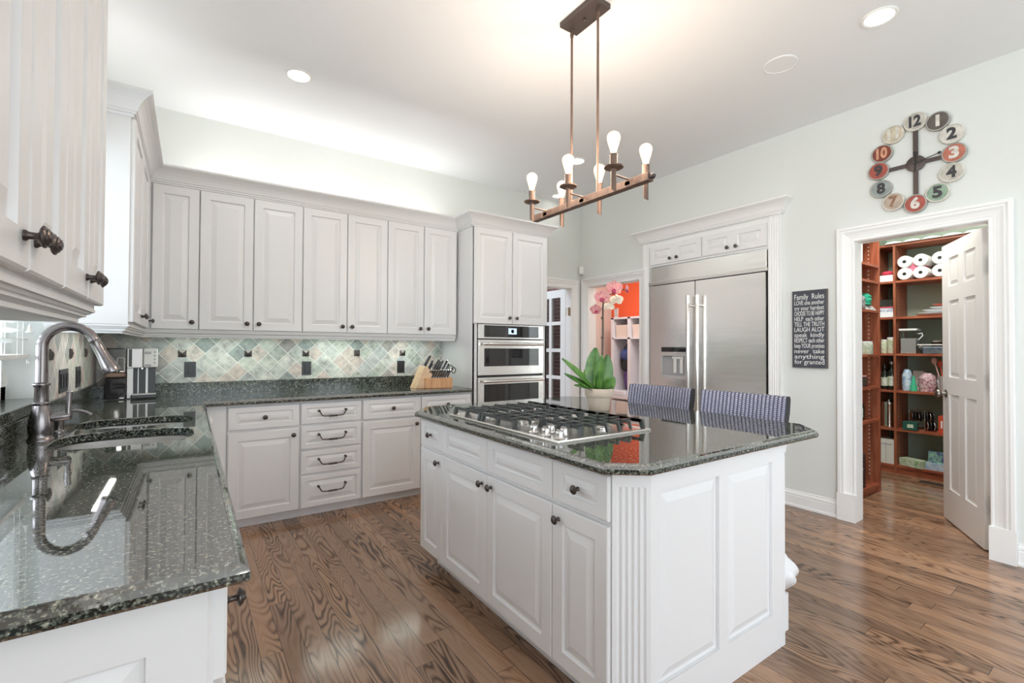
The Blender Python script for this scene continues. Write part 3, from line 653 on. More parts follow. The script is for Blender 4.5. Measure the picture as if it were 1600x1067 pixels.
# ================= BASE CABINETS =================
def bases():
    G = 'white base cabinets along the walls'
    YF = 3.75
    def base(name, lab, x0, x1, fr): return cabinet(name, lab, (x0, YF, 0), 0, x1-x0, YB-YF-0.002, 0.07, 0.864, fr, toe=0.04, group=G)
    b = B(); b.box(0.045, 0.213, YF, YF+0.02, 0.07, 0.864); b.box(0.045, 0.213, YF+0.04, YF+0.05, 0, 0.07)
    tag(b.make('corner_filler', 'cabinet_paint', loc=(0.13, YF, 0), world=True), 'plain white filler panel in the inner corner of the base cabinets', 'filler panel')
    w = 0.461
    base('base_cabinet', 'white base cabinet with one drawer above a door, left of the drawer stack', 0.215, 0.677, [('drawer', 0.004, w-0.003, 0.688, 0.847, ('knob', w/2, 0.768), 0, 0.002, 0.045), ('door', 0.004, w-0.003, 0.072, 0.668, ('knob', w-0.045, 0.625))])
    w = 0.454
    dr = [('drawer', 0.004, w-0.004, z0, z1, ('pull', w/2, zc), 0, 0.002, 0.036) for z0, z1, zc in ((0.692, 0.845, 0.786), (0.506, 0.676, 0.610), (0.322, 0.490, 0.425), (0.072, 0.306, 0.222))]
    base('drawer_cabinet', 'white cabinet with a stack of four drawers and dark pull handles', 0.678, 1.132, dr)
    w = 0.499
    base('base_cabinet', 'white base cabinet with a drawer and a door, right of the drawer stack', 1.133, 1.632, [('drawer', 0.004, w-0.003, 0.688, 0.847, ('knob', w/2, 0.768), 0, 0.002, 0.045), ('door', 0.004, w-0.003, 0.072, 0.668, ('knob', w-0.045, 0.625))])
    w = 0.49
    base('base_cabinet', 'white base cabinet half hidden behind the island, beside the oven cabinet', 1.633, 2.123, [('drawer', 0.004, w-0.003, 0.688, 0.847, ('knob', w/2, 0.768), 0, 0.002, 0.045), ('door', 0.004, w-0.003, 0.072, 0.668, ('knob', 0.045, 0.625))])
    # left run, fronts towards +X
    def left(name, lab, y0, y1, fr): return cabinet(name, lab, (0.040, y0, 0), FACE_X, y1-y0, 0.58, 0.07, 0.864, fr, toe=0.06, group=G)
    t = left('base_cabinet', 'white end base cabinet with a raised panel side, bottom left corner', 0.962, 1.50, [('drawer', 0.004, 0.534, 0.688, 0.847, ('knob', 0.05, 0.80)), ('door', 0.004, 0.534, 0.072, 0.668, ('knob', 0.045, 0.625))])
    # end panel faces the camera (local frame of the cabinet is turned, so place it in world orientation)
    e = panel_bm(0.570, 0.79, 0.020, 0.085); o = e.make('end_panel', 'cabinet_paint', t, (0, 0.5765, 0.07)); o.rotation_euler = (0, 0, -PI/2)
    left('base_cabinet', 'white base cabinet in the left run next to the sink cabinet', 1.502, 2.0, [('drawer', 0.004, 0.494, 0.688, 0.847, ('knob', 0.25, 0.768)), ('door', 0.004, 0.494, 0.072, 0.668, ('knob', 0.45, 0.625))])
    c = thing('sink_cabinet', 'white sink base cabinet below the two steel bowls', 'cabinet', (0.040, 2.002, 0), FACE_X, G)
    b = B(); b.box(0, 0.018, 0, 0.58, 0.07, 0.864); b.box(1.10, 1.118, 0, 0.58, 0.07, 0.864); b.box(0, 1.118, 0, 0.018, 0.07, 0.864); b.box(0, 1.118, 0.562, 0.58, 0.07, 0.864); b.box(0, 1.118, 0, 0.58, 0.07, 0.09); b.box(0, 1.118, 0.06, 0.08, 0, 0.07)
    b.make('carcass', 'cabinet_paint', c)
    for f in (('door', 0.004, 0.557, 0.072, 0.668, ('knob', 0.51, 0.625)), ('door', 0.561, 1.114, 0.072, 0.668, ('knob', 0.61, 0.625)), ('drawer', 0.004, 1.114, 0.688, 0.847)): leaf(c, *f)
    # dishwasher with a bow handle
    d = thing('dishwasher', 'white dishwasher with a bowed handle in the left run by the corner', 'dishwasher', (0.040, 3.122, 0), FACE_X)
    b = B(); b.box(0, 0.60, 0.002, 0.58, 0.08, 0.862); b.make('body', 'white_plastic', d)
    b = B(); b.box(0.003, 0.597, -0.028, 0, 0.10, 0.855); b.make('door', 'white_plastic', d, bevel=0.004)
    b = B(); pts = [(0.04+0.52*i/12, -0.03-0.040*math.sin(PI*i/12)**0.6, 0.815) for i in range(13)]
    b.tube(pts, 0.011, 8); b.make('handle', 'white_plastic', d, smooth=True)
bases()

# ================= SINK =================
s = thing('kitchen_sink', 'undermounted stainless steel sink with two bowls', 'sink', (-0.205, 2.66, 0.864))
for h, nm in ((H1, 'bowl'), (H2, 'bowl')):
    cx = sum(p[0] for p in h)/len(h); cy = sum(p[1] for p in h)/len(h); b = B(); rings = []
    for k, z in ((1.06, 0.862), (1.012, 0.862), (1.008, 0.80), (0.98, 0.70), (0.90, 0.685), (0.2, 0.68)):
        rings.append([(cx+(x-cx)*k, cy+(y-cy)*k, z) for x, y in h])
    b.loft(rings, cap=False)
    b.lathe([(0.045, 0.676), (0.045, 0.682), (0.0, 0.683)], (cx, cy, 0), 'z', 20)
    o = b.make(nm, 'sink_steel', s, world=True, smooth=True)
# ---- tap ----
t = thing('kitchen_tap', 'tall brushed metal gooseneck tap standing behind the sink', 'tap', (-0.472, 2.535, 0.9))
b = B(); b.lathe([(0.040, 0.0), (0.040, 0.004), (0.036, 0.010), (0.034, 0.016), (0.036, 0.03), (0.038, 0.05), (0.035, 0.085), (0.028, 0.12), (0.024, 0.135), (0.026, 0.139), (0.026, 0.144), (0.0215, 0.148), (0.0205, 0.205), (0.024, 0.212), (0.027, 0.215), (0.027, 0.220), (0.020, 0.224)], seg=28)
b.make('body', 'nickel', t, smooth=True)
b = B(); R = 0.078; pts = [(0, 0, 0.205), (0, 0, 0.30)]
for i in range(0, 15):
    a = PI-PI*0.89*i/14; pts.append((R+R*math.cos(a), 0, 0.362+R*1.06*math.sin(a)))
b.tube(pts, [0.0185]*2+[0.018]*15, 20); b.make('gooseneck', 'nickel', t, smooth=True)
p0, p1 = Vector(pts[-2]), Vector(pts[-1]); d = (p1-p0).normalized()
b = B(); b.tube([p1-d*0.01, p1, p1+d*0.002, p1+d*0.006, p1+d*0.03, p1+d*0.07, p1+d*0.115, p1+d*0.138, p1+d*0.143, p1+d*0.144], [0.0185, 0.0185, 0.021, 0.0195, 0.019, 0.021, 0.027, 0.031, 0.030, 0.012], 20)
b.make('spray_head', 'nickel', t, smooth=True)
b = B(); b.tube([(0.02, 0, 0.085), (0.03, 0, 0.086), (0.060, 0, 0.088), (0.072, 0, 0.089), (0.080, 0, 0.089), (0.084, 0, 0.089)], [0.019, 0.018, 0.018, 0.0165, 0.015, 0.004], 16)
b.tube([(0.078, 0, 0.072), (0.078, 0, 0.078), (0.078, 0.0, 0.09), (0.078, 0.0, 0.12), (0.080, 0.0, 0.185), (0.080, 0, 0.188)], [0.006, 0.011, 0.0125, 0.008, 0.0105, 0.003], 12)
b.make('lever', 'nickel', t, smooth=True)
t = thing('soap_dispenser', 'small brushed metal soap dispenser with curved spout beside the tap', 'soap dispenser', (-0.455, 2.735, 0.9))
b = B(); b.lathe([(0.024, 0), (0.024, 0.004), (0.018, 0.010), (0.018, 0.04), (0.021, 0.046), (0.021, 0.056), (0.010, 0.062), (0.008, 0.075), (0.0, 0.077)], seg=20); b.make('base', 'nickel', t, smooth=True)
b = B(); b.tube([(0, 0, 0.068), (0.02, 0.0, 0.082), (0.05, 0, 0.088), (0.085, 0, 0.080), (0.105, 0, 0.066)], [0.008, 0.008, 0.007, 0.0065, 0.006], 12); b.make('spout', 'nickel', t, smooth=True)
# ---- blind ----
t = thing('window_blind', 'white slatted blind half lowered over the sink window', 'blind', (-0.622, 2.37, 1.19))
def slat(z):
    b = B(); c = 0.05; b.loft([[(-c/2, -0.60, z-0.008), (0, -0.60, z+0.0015), (c/2, -0.60, z+0.008), (c/2, -0.60, z+0.010), (0, -0.60, z+0.0035), (-c/2, -0.60, z-0.006)], [(-c/2, 0.585, z-0.008), (0, 0.585, z+0.0015), (c/2, 0.585, z+0.008), (c/2, 0.585, z+0.010), (0, 0.585, z+0.0035), (-c/2, 0.585, z-0.006)]]); return b
for i in range(22): slat(0.096+0.044*i).make('slat', 'blind_white', t)
b = B(); b.box(-0.026, 0.026, -0.60, 0.585, 0.018, 0.040); b.make('bottom_rail', 'blind_white', t, bevel=0.003)
b = B(); b.box(-0.03, 0.03, -0.60, 0.585, 1.0, 1.055); b.make('head_rail', 'blind_white', t)
b = B()
for y in (-0.5, -0.05, 0.42, 0.50):
    for x in (-0.027, 0.027): b.tube([(x, y, 0.03), (x, y, 1.0)], 0.0012, 6)
b.make('ladder_cord', 'blind_white', t)
b = B(); b.tube([(0.034, 0.565, 1.0), (0.034, 0.565, 0.165)], 0.0012, 6); b.lathe([(0.003, 0.170), (0.006, 0.160), (0.007, 0.150), (0.013, 0.138), (0.014, 0.134), (0, 0.132)], (0.034, 0.565, 0), 'z', 14); b.make('pull_cord', 'blind_white', t, smooth=True)
b = B(); b.tube([(0.034+0.0*math.cos(a), 0.545+0.015*math.cos(a), 0.004+0.010*math.sin(a)) for a in [2*PI*i/14 for i in range(14)]], 0.002, 6, closed=True); b.make('cord_ring', 'blind_white', t, smooth=True)

# ================= UNDER AND ABOVE CABINET LIGHTS =================
def strip(x0, x1, y, z, lab, power, up=False, name='under_cabinet_light', col=(0.86, 1.0, 0.94)):
    t = thing(name, lab, 'light', ((x0+x1)/2, y, z))
    w = x1-x0; b = B(); b.box(-w/2, w/2, -0.02, 0.02, 0.0 if not up else -0.015, 0.012 if not up else 0.0); b.make('housing', 'white_plastic', t)
    area('strip_lamp', ((x0+x1)/2, y, z-0.002 if not up else z+0.004), (w*0.94, 0.03), power, (0, 0, -1 if not up else 1), col)
strip(-0.12, 0.62, 4.15, 1.358, 'slim light under the wall cabinets, left of the middle', 1.6)
strip(0.80, 1.30, 4.15, 1.358, 'slim light under the middle wall cabinets', 1.5)
strip(1.42, 1.90, 4.15, 1.358, 'slim light under the wall cabinet nearest the ovens', 1.2)
t = thing('window_4', 'added unseen white framed window in the left wall behind the camera', 'window', (-0.65, -2.6, 0.55)); t['kind'] = 'structure'  # invented opening that lets the left fill lamp into the room
b = B()
for y in (0, 1.02, 2.04): b.box(-0.03, 0.03, y, y+0.06, 0, 1.9)
for z in (0, 0.92, 1.84): b.box(-0.028, 0.028, 0, 2.1, z, z+0.06)
b.make('window_frame', 'trim_paint', t)
b = B(); b.box(-0.003, 0.0, 0.02, 2.08, 0.02, 1.88); b.make('window_pane', 'window_glass', t)
t_ = [strip(x, x+0.55, 4.14, 2.41, 'hidden uplight on top of the back wall cabinets, %s' % w, 1.9, True, 'above_cabinet_light', (1.0, 0.99, 0.96)) for x, w in ((0.0, 'near the corner'), (0.75, 'middle'), (1.5, 'near the ovens'))]

for y, w, lab in ((0.95, 1.2, 'hidden uplight on top of the nearest wall cabinets'), (3.35, 0.8, 'hidden uplight on top of the corner wall cabinets')):
    t = thing('above_cabinet_light', lab, 'light', (-0.40, y, 2.41)); b = B(); b.box(-0.02, 0.02, -w/2, w/2, -0.015, 0.0); b.make('housing', 'white_plastic', t)
    area('strip_lamp', (-0.40, y, 2.414), (0.03, w*0.94), 2.0*w, (0, 0, 1), (1.0, 0.99, 0.97))

for y, w, pw, lab in ((3.45, 0.7, 1.6, 'slim light under the corner cabinets, shining on the left wall tiles'), (0.9, 0.8, 1.0, 'slim light under the nearest wall cabinets')):
    t = thing('under_cabinet_light', lab, 'light', (-0.38, y, 1.358)); b = B(); b.box(-0.02, 0.02, -w/2, w/2, 0.0, 0.012); b.make('housing', 'white_plastic', t)
    area('strip_lamp', (-0.38, y, 1.356), (0.03, w*0.94), pw, (0, 0, -1), (1.0, 0.97, 0.92))
# ================= ISLAND =================
def island():
    t = thing('kitchen_island', 'white kitchen island with raised panels and fluted corners', 'kitchen island', (1.145, 1.02, 0))
    X0, X1, Y0, Y1 = 1.145, 2.10, 1.02, 2.60
    # body with chamfered near left corner and recessed toe
    P = [(X0, 1.085), (X0+0.095, Y0), (X1, Y0), (X1, Y1), (X0, Y1)]
    b = B(); b.prism(P, 0.10, 0.864); b.prism([(X0+0.07, 1.10), (X0+0.12, Y0), (X1, Y0), (X1, Y1-0.07), (X0+0.07, Y1-0.07)], 0, 0.10)
    b.make('carcass', 'cabinet_paint', t, world=True)
    # front towards -X: local frame turned, x runs towards -Y
    f = [(2.575, 2.296, 'a'), (2.292, 1.838, 'b'), (1.834, 1.369, 'c'), (1.365, 1.082, 'd')]
    for ya, yb, k in f:
        w = ya-yb
        for kind, z0, z1 in (('drawer', 0.700, 0.848), ('door', 0.106, 0.683)):
            p = panel_bm(w, z1-z0, fr=0.05 if kind == 'drawer' else 0.058)
            o = p.make(kind, 'cabinet_paint', t, (0, ya-1.02, z0)); o.rotation_euler = (0, 0, FACE_NX)
            if kind == 'drawer':
                if k in 'ad': knob(o, w/2, (z1-z0)/2)
            else:
                knob(o, {'a': w-0.038, 'b': w-0.036, 'c': 0.040, 'd': 0.038}[k], z1-z0-0.045)
    # end panels towards the camera
    b = B(); fr = [(X0+0.095, X1)]
    xa, xb, t0 = X0+0.093, X1, 0.02
    e = B(); W, H = xb-xa, 0.864; cols = [(0.045, 0.388), (0.448, 0.775)]; zl, zh = 0.155, 0.795
    e.box(0, W, -t0, 0, 0.0, zl); e.box(0, W, -t0, 0, zh, H)
    for a, c in ((0, cols[0][0]), (cols[0][1], cols[1][0]), (cols[1][1], W)): e.box(a, c, -t0, 0, zl, zh)
    for a, c in cols:
        L = [(0, 0.006), (0.012, 0.007), (0.045, 0.018)]
        e.loft([[(a+i, -t0*0+(-0.001) if False else -(t0-0.013) if i == 0 else -(t0-0.014) if i < 0.02 else -(t0-0.003), zl+i), (c-i, -(t0-0.013) if i == 0 else -(t0-0.014) if i < 0.02 else -(t0-0.003), zl+i), (c-i, -(t0-0.013) if i == 0 else -(t0-0.014) if i < 0.02 else -(t0-0.003), zh-i), (a+i, -(t0-0.013) if i == 0 else -(t0-0.014) if i < 0.02 else -(t0-0.003), zh-i)] for i, _ in L])
    e.shift((xa, Y0, 0)); e.make('end_panel', 'cabinet_paint', t, world=True, bevel=0.0012)
    # fluted chamfer
    pa, pb = Vector((X0-0.004, 1.078)), Vector((X0+0.095, Y0-0.018)); dv = (pb-pa); w = dv.length; dv.normalize(); nv = Vector((dv.y, -dv.x))
    prof = [(0.0, 0.004)]
    n = 5; m = 0.013; pitch = (w-2*m)/n
    for i in range(n):
        a = m+pitch*i
        for k in range(7):
            q = k/6; prof.append((a+pitch*0.12+pitch*0.76*q, 0.004-0.006*math.sin(PI*q)))
    prof.append((w, 0.004)); prof += [(w, -0.03), (0.0, -0.03)]
    e = B(); e.prism([(pa.x+dv.x*s+nv.x*o, pa.y+dv.y*s+nv.y*o) for s, o in prof], 0.0, 0.815)
    flat = [(0, 0.004), (w, 0.004), (w, -0.03), (0, -0.03)]
    e.prism([(pa.x+dv.x*s+nv.x*o, pa.y+dv.y*s+nv.y*o) for s, o in flat], 0.815, 0.864)
    e.make('fluted_corner', 'cabinet_paint', t, world=True)
    b = B(); b.box(X0-0.022, X0+0.02, 1.082, 2.60, 0.852, 0.864); b.make('top_rail', 'cabinet_paint', t, world=True)
    # seating side: carved support and corbel
    b = B(); b.box(X1, X1+0.018, Y0-0.02, Y1, 0.0, 0.864)
    b.make('seating_side_panel', 'cabinet_paint', t, world=True)
    b = B(); b.prism([(X1+0.018, 0.862), (X1+0.118, 0.862), (X1+0.112, 0.835), (X1+0.10, 0.832), (X1+0.098, 0.815), (X1+0.082, 0.80), (X1+0.06, 0.795), (X1+0.05, 0.785), (X1+0.018, 0.775)], 1.03, 1.11, 'y')
    b.make('corbel', 'cabinet_paint', t, world=True, bevel=0.003)
    b = B(); cx, cy = X1+0.075, 1.085
    b.box(cx-0.04, cx+0.068, cy-0.04, cy+0.04, 0.0, 0.165)
    prof = [(0.03, 0.165), (0.045, 0.172), (0.042, 0.18), (0.030, 0.188), (0.050, 0.20)]
    for i in range(13): q = i/12; prof.append((0.050+0.050*math.sin(PI*min(1, q*1.05)), 0.20+0.16*q))
    prof += [(0.030, 0.37), (0.026, 0.40), (0.024, 0.60), (0.028, 0.68), (0.04, 0.70), (0.025, 0.71), (0.025, 0.78)]
    b.lathe(prof, (cx, cy, 0), 'z', 28)
    for v in b.bm.verts:
        if 0.2 < v.co.z < 0.36:
            a = math.atan2(v.co.y-cy, v.co.x-cx); k = 1+0.10*math.sin(a*7+v.co.z*50)
            v.co.x = cx+(v.co.x-cx)*k; v.co.y = cy+(v.co.y-cy)*k
    b.make('carved_leg', 'cabinet_paint', t, world=True, smooth=True)
    P = [(1.092, 1.062), (1.205, 0.972), (2.365, 0.972), (2.490, 1.085), (2.490, 2.60), (2.37, 2.715), (1.19, 2.715), (1.092, 2.55)]
    P = [(1.078, 1.058), (1.20, 0.965), (2.355, 0.965), (2.488, 1.085), (2.488, 2.60), (2.37, 2.72), (1.21, 2.72), (1.078, 2.555)]
    tag(slab(P, [], 0.900, EDGE).make('granite_island_top', ['granite', 'granite_dull'], loc=(1.8, 1.8, 0.9), world=True), 'polished dark granite island top with clipped corners', 'worktop')
island()

# ================= COOKTOP =================
def cooktop():
    X0, X1, Y0, Y1 = 1.158, 1.700, 1.372, 2.275
    t = thing('gas_cooktop', 'stainless steel gas cooktop with black cast iron grates on the island', 'cooktop', (X0, Y0, 0.9))
    b = B(); W, L = X1-X0, Y1-Y0
    r = [[(i, i, z), (W-i, i, z), (W-i, L-i, z), (i, L-i, z)] for i, z in ((0, 0.0005), (0, 0.006), (0.004, 0.010), (0.018, 0.010), (0.024, 0.006))]
    b.loft(r); b.make('steel_tray', 'steel', t)
    # grates: three sections along y
    G0, G1 = 0.022, W-0.022
    secs = [(0.27, 0.465), (0.47, 0.665), (0.67, 0.885)]
    secs = [(0.022, 0.300), (0.308, 0.600), (0.608, 0.882)]
    for n, (a, c) in enumerate(secs):
        g = B(); h0, h1 = 0.036, 0.049; x0 = G0+(0.125 if n == 0 else 0.0); x1 = G1
        nb = 7 if n else 6
        xs_ = [x0+0.006+(x1-x0-0.012)*i/(nb-1) for i in range(nb)]
        for x in xs_:      # long bars with sloping feet at both ends
            g.prism([(a+0.002, 0.0105), (a+0.012, 0.0105), (a+0.022, h0), (c-0.022, h0), (c-0.012, 0.0105), (c-0.002, 0.0105), (c-0.010, h1), (a+0.010, h1)], x-0.004, x+0.004, 'x')
        for q in ((0.0, 1.0) if n == 0 else (0.0, 1.0)):
            x = x0 if q == 0 else x1
            s_ = 1 if q == 0 else -1
            # frame on the long side: top bar and wedge shaped feet
            g.box(min(x, x+s_*0.010), max(x, x+s_*0.010), a+0.006, c-0.006, h0, h1)
            for f in (0.0, 0.5, 1.0):
                yc = a+0.010+(c-a-0.020)*f
                g.prism([(x-s_*0.010, 0.0105), (x+s_*0.004, 0.0105), (x+s_*0.010, h1), (x, h1)], yc-0.010, yc+0.010, 'y')
        for f in (0.25, 0.5, 0.75):
            y = a+(c-a)*f; g.box(x0, x1, y-0.004, y+0.004, h0+0.002, h1-0.001)
        g.make('grate', 'cast_iron', t)
    for x, y in ((0.38, 0.15), (0.19, 0.45), (0.39, 0.46), (0.17, 0.74), (0.39, 0.74)):
        g = B(); g.lathe([(0.048, 0.007), (0.048, 0.014), (0.036, 0.018), (0.034, 0.024), (0.0, 0.026)], (x, y, 0), 'z', 20)
        g.make('burner', 'steel', t, smooth=True)
        g = B(); g.lathe([(0.030, 0.024), (0.030, 0.031), (0.0, 0.033)], (x, y, 0), 'z', 18); g.make('burner_cap', 'cast_iron', t, smooth=True)
    for x, y in ((0.052, 0.050), (0.048, 0.132), (0.048, 0.215), (0.110, 0.090), (0.110, 0.172)):
        g = B(); g.lathe([(0.021, 0.008), (0.022, 0.013), (0.0185, 0.016), (0.018, 0.030), (0.017, 0.038), (0.015, 0.040), (0.0, 0.040)], (x, y, 0), 'z', 20)
        g.box(x-0.003, x+0.003, y-0.016, y+0.016, 0.039, 0.044)
        g.make('control_knob', 'polished_steel', t, smooth=True)
cooktop()

# ================= TALL OVEN CABINET =================
def oven_tower():
    YF = 3.735
    t = thing('oven_cabinet', 'tall white cabinet around the double ovens with two doors on top', 'cabinet', (2.130, YF, 0))
    W = 0.866; D = YB-YF-0.003
    b = B(); b.box(0, 0.02, 0, D, 0, 2.392); b.box(W-0.02, W, 0, D, 0, 2.392); b.box(0, W, 0, D, 1.492, 2.392); b.box(0, W, 0.05, D, 0, 0.10)
    b.box(0.0, 0.05, 0, 0.02, 0.0, 1.492); b.box(W-0.05, W, 0, 0.02, 0.0, 1.492); b.box(0, W, 0, 0.02, 0.10, 0.33); b.box(0.02, W-0.02, D-0.01, D, 0.1, 1.492); b.box(0.02, W-0.02, 0.02, D, 0.30, 0.325)
    b.make('carcass', 'cabinet_paint', t, bevel=0.001)
    leaf(t, 'door', 0.006, 0.430, 1.490, 2.380, ('knob', 0.390, 1.550)); leaf(t, 'door', 0.434, W-0.004, 1.490, 2.380, ('knob', 0.474, 1.550))
    leaf(t, 'drawer', 0.01, W-0.01, 0.105, 0.325, ('pull', W/2, 0.24))
    o = thing('double_wall_oven', 'stainless steel double wall oven with a small lit display', 'oven', (2.184, YF-0.004, 0.335))
    W2 = 0.758; Z = 0.335
    b = B(); b.box(0, W2, 0.022, 0.56, 0, 1.150); b.make('oven_body', 'black_plastic', o)
    b = B(); b.box(0, W2, -0.014, 0.02, 1.016, 1.150); b.make('control_panel', 'steel', o, bevel=0.002)
    b = B(); b.box(0.062, W2-0.062, -0.0165, -0.013, 1.030, 1.140); b.make('panel_glass', 'black_glass', o)
    b = B(); b.box(W2/2-0.048, W2/2+0.048, -0.0175, -0.0155, 1.060, 1.118); b.make('lit_display', 'screen_blue', o)
    b = B(); b.lathe([(0.018, 0.0), (0.018, 0.0008), (0.012, 0.0008), (0.012, 0.0)], (W2/2, -0.0176, 1.089), '-y', 20); b.make('display_mark', 'black_plastic', o)
    for z0, z1, wz0, wz1, hz in ((0.675, 1.006, 0.757, 0.925, 0.966), (0.02, 0.655, 0.30, 0.595, 0.618)):
        if z0 < 0.1: wz0, wz1 = 0.300, 0.590
        d = B(); d.box(0, W2, -0.018, 0.018, z0, z1); d = d.make('oven_door', 'steel', o, bevel=0.002)
        b = B(); b.box(0.062, W2-0.062, -0.0205, -0.017, wz0, wz1); b.make('door_glass', 'black_glass', d)
        b = B(); b.tube([(0.03, -0.055, hz), (0.04, -0.058, hz), (W2-0.04, -0.058, hz), (W2-0.03, -0.055, hz)], 0.0135, 14)
        for x in (0.055, W2-0.055): b.box(x-0.01, x+0.01, -0.055, -0.017, hz-0.008, hz+0.008)
        b.make('bar_handle', 'steel', d, smooth=True)
oven_tower()

# ================= FRIDGE WALL =================
def fridge_wall():
    t = thing('fridge_surround', 'white fluted surround and small cupboards framing the fridge', 'cabinet', (XR, 3.345, 0), FACE_NX)
    # local x = 3.345 - Y ; local y into wall ; front -y
    W = 3.345-1.915
    for a, c in ((0, 0.085), (W-0.105, W)):
        b = B()
        n = 4; m = 0.016; pitch = (c-a-2*m)/n; pr = [(a, -0.028)]
        for i in range(n):
            for k in range(6):
                q = k/5; pr.append((a+m+pitch*(i+0.14+0.72*q), -0.028+0.005*math.sin(PI*q)))
        pr += [(c, -0.028), (c, -0.0005), (a, -0.0005)]
        b.prism(pr, 0.12, 2.40); b.box(a-0.002, c+0.002, -0.034, -0.0005, 0, 0.12)
        b.make('fluted_pilaster', 'trim_paint', t)
    b = B(); b.box(0.085, W-0.105, -0.016, -0.0005, 2.120, 2.40); b.make('cupboard_face', 'trim_paint', t)
    x = 0.095; ww = (W-0.105-0.010-0.095)/4
    for i in range(4):
        o = panel_bm(ww-0.004, 0.195, 0.018, 0.048).make('door', 'cabinet_paint', t, (x+ww*i+0.002+(-0.004 if i == 1 else 0.004 if i == 2 else 0), -0.016, 2.138))
        knob(o, ww-0.045 if i % 2 == 0 else 0.040, 0.042, -0.018)
    CR = [(o_, z) for o_, z in CROWN]
    b = B(); b.sweep([(-0.004, -0.001), (-0.004, -0.03), (W+0.004, -0.03), (W+0.004, -0.001)], [(0, 2.386)]+CR[1:-1]+[(0, 2.503)])
    b.make('crown', 'trim_paint', t)
    f = thing('refrigerator', 'wide built-in stainless steel two door refrigerator', 'refrigerator', (XR, 3.250, 0), FACE_NX)
    W = 1.215
    b = B(); b.box(0.002, W-0.002, 0.01, 0.62, 0.02, 2.116); b.make('body', 'black_plastic', f)
    b = B(); b.box(0.004, W-0.004, -0.012, 0.012, 1.958, 2.114); b.make('top_grille_panel', 'steel_fridge', f, bevel=0.002)
    b = B(); b.box(-0.012, W+0.012, -0.036, 0.0, 1.925, 1.957); b.make('ledge', 'steel', f, bevel=0.003)
    xs = 0.540
    for a, c, hx in ((0.004, xs-0.004, xs-0.042), (xs+0.004, W-0.006, xs+0.056)):
        b = B()
        if a < 0.1:
            # door with a hole for the dispenser
            da, dc, z0, z1 = 0.158, 0.428, 0.975, 1.195
            b.box(a, da, -0.030, 0.01, 0.10, 1.918); b.box(dc, c, -0.030, 0.01, 0.10, 1.918); b.box(da, dc, -0.030, 0.01, 0.10, z0); b.box(da, dc, -0.030, 0.01, z1, 1.918)
        else: b.box(a, c, -0.030, 0.01, 0.10, 1.918)
        d = b.make('fridge_door', 'steel_fridge', f)
        b = B(); b.tube([(hx, -0.085, 0.42), (hx, -0.088, 0.425), (hx, -0.088, 1.76), (hx, -0.085, 1.765)], 0.0165, 16)
        for z in (0.50, 1.68): b.tube([(hx, -0.03, z), (hx, -0.085, z)], 0.011, 12); 
        b.lathe([(0.0185, 0.40), (0.0185, 0.46)], (hx, -0.088, 0), 'z', 16); b.lathe([(0.0185, 1.70), (0.0185, 1.775)], (hx, -0.088, 0), 'z', 16)
        b.make('tube_handle', 'steel', d, smooth=True)
        if a < 0.1:
            b = B(); b.box(0.150, 0.436, -0.033, -0.029, 1.232, 1.280); b.make('dispenser_controls', 'black_glass', d)
            b = B()
            b.box(0.145, 0.160, -0.036, -0.028, 0.965, 1.205); b.box(0.426, 0.441, -0.036, -0.028, 0.965, 1.205); b.box(0.16, 0.426, -0.036, -0.028, 0.965, 0.978); b.box(0.16, 0.426, -0.036, -0.028, 1.192, 1.205)
            q = B(); q.box(0.161, 0.425, 0.003, 0.008, 0.976, 1.194); q.make('niche_back', 'grey_plastic', d)
            b.box(0.158, 0.161, -0.03, 0.012, 0.975, 1.195); b.box(0.425, 0.428, -0.03, 0.012, 0.975, 1.195)
            b.box(0.16, 0.426, -0.028, 0.012, 0.976, 0.992); b.make('dispenser_niche', 'silver_plastic', d)
            b = B(); 
            for px in (0.30, 0.375): b.box(px-0.018, px+0.018, -0.016, -0.006, 1.02, 1.16)
            b.box(0.27, 0.40, -0.02, 0.01, 1.16, 1.19); b.make('dispenser_paddles', 'white_plastic', d, bevel=0.003)
    b = B(); b.box(0.004, W-0.004, 0.03, 0.06, 0.0, 0.098); b.make('kick_plate', 'black_plastic', f)
fridge_wall()

# ================= DOORS =================
def six_panel():
    """pantry door, local: hinge at origin, leaf along +x, faces -y / +y"""
    W, H, T = 0.648, 2.035, 0.035
    b = B(); st, mu = 0.105, 0.095
    zs = [(0.235, 0.93), (1.055, 1.615), (1.72, 1.93)]
    xs = [(st, W/2-mu/2), (W/2+mu/2, W-st)]
    xs = [(0.098, 0.274), (0.358, 0.534)]
    for a, c in ((0, xs[0][0]), (xs[0][1], xs[1][0]), (xs[1][1], W)): b.box(a, c, -T/2, T/2, 0, H)
    zz = [0]+[q for z in zs for q in z]+[H]
    for i in range(0, 8, 2):
        for a, c in xs: b.box(a, c, -T/2, T/2, zz[i], zz[i+1])
    for a, c in xs:
        for z0, z1 in zs:
            for sgn in (-1, 1):
                b.loft([[(a+i, sgn*y, z0+i), (c-i, sgn*y, z0+i), (c-i, sgn*y, z1-i), (a+i, sgn*y, z1-i)] for i, y in ((0, 0.002), (0, T/2-0.010), (0.012, T/2-0.011), (0.036, T/2-0.004))])
    return b, W, H
hx, hy = 4.142, 0.735
d_ang = math.atan2(1.054-hy, 4.700-hx)
t = thing('door_1', 'white six panel pantry door standing open', 'door', (hx, hy, 0.010), d_ang); t['kind'] = 'structure'
b, W, H = six_panel(); b.make('door_leaf', 'trim_paint', t)
b = B()
for s in (-1, 1):
    b.lathe([(0.030, 0.0175), (0.030, 0.021), (0.012, 0.024), (0.011, 0.045), (0.020, 0.050), (0.029, 0.062), (0.028, 0.074), (0.016, 0.082), (0.0, 0.084)], (0, 0, 0), '-y', 20)
    for v in b.bm.verts: pass
    b.rot(PI)
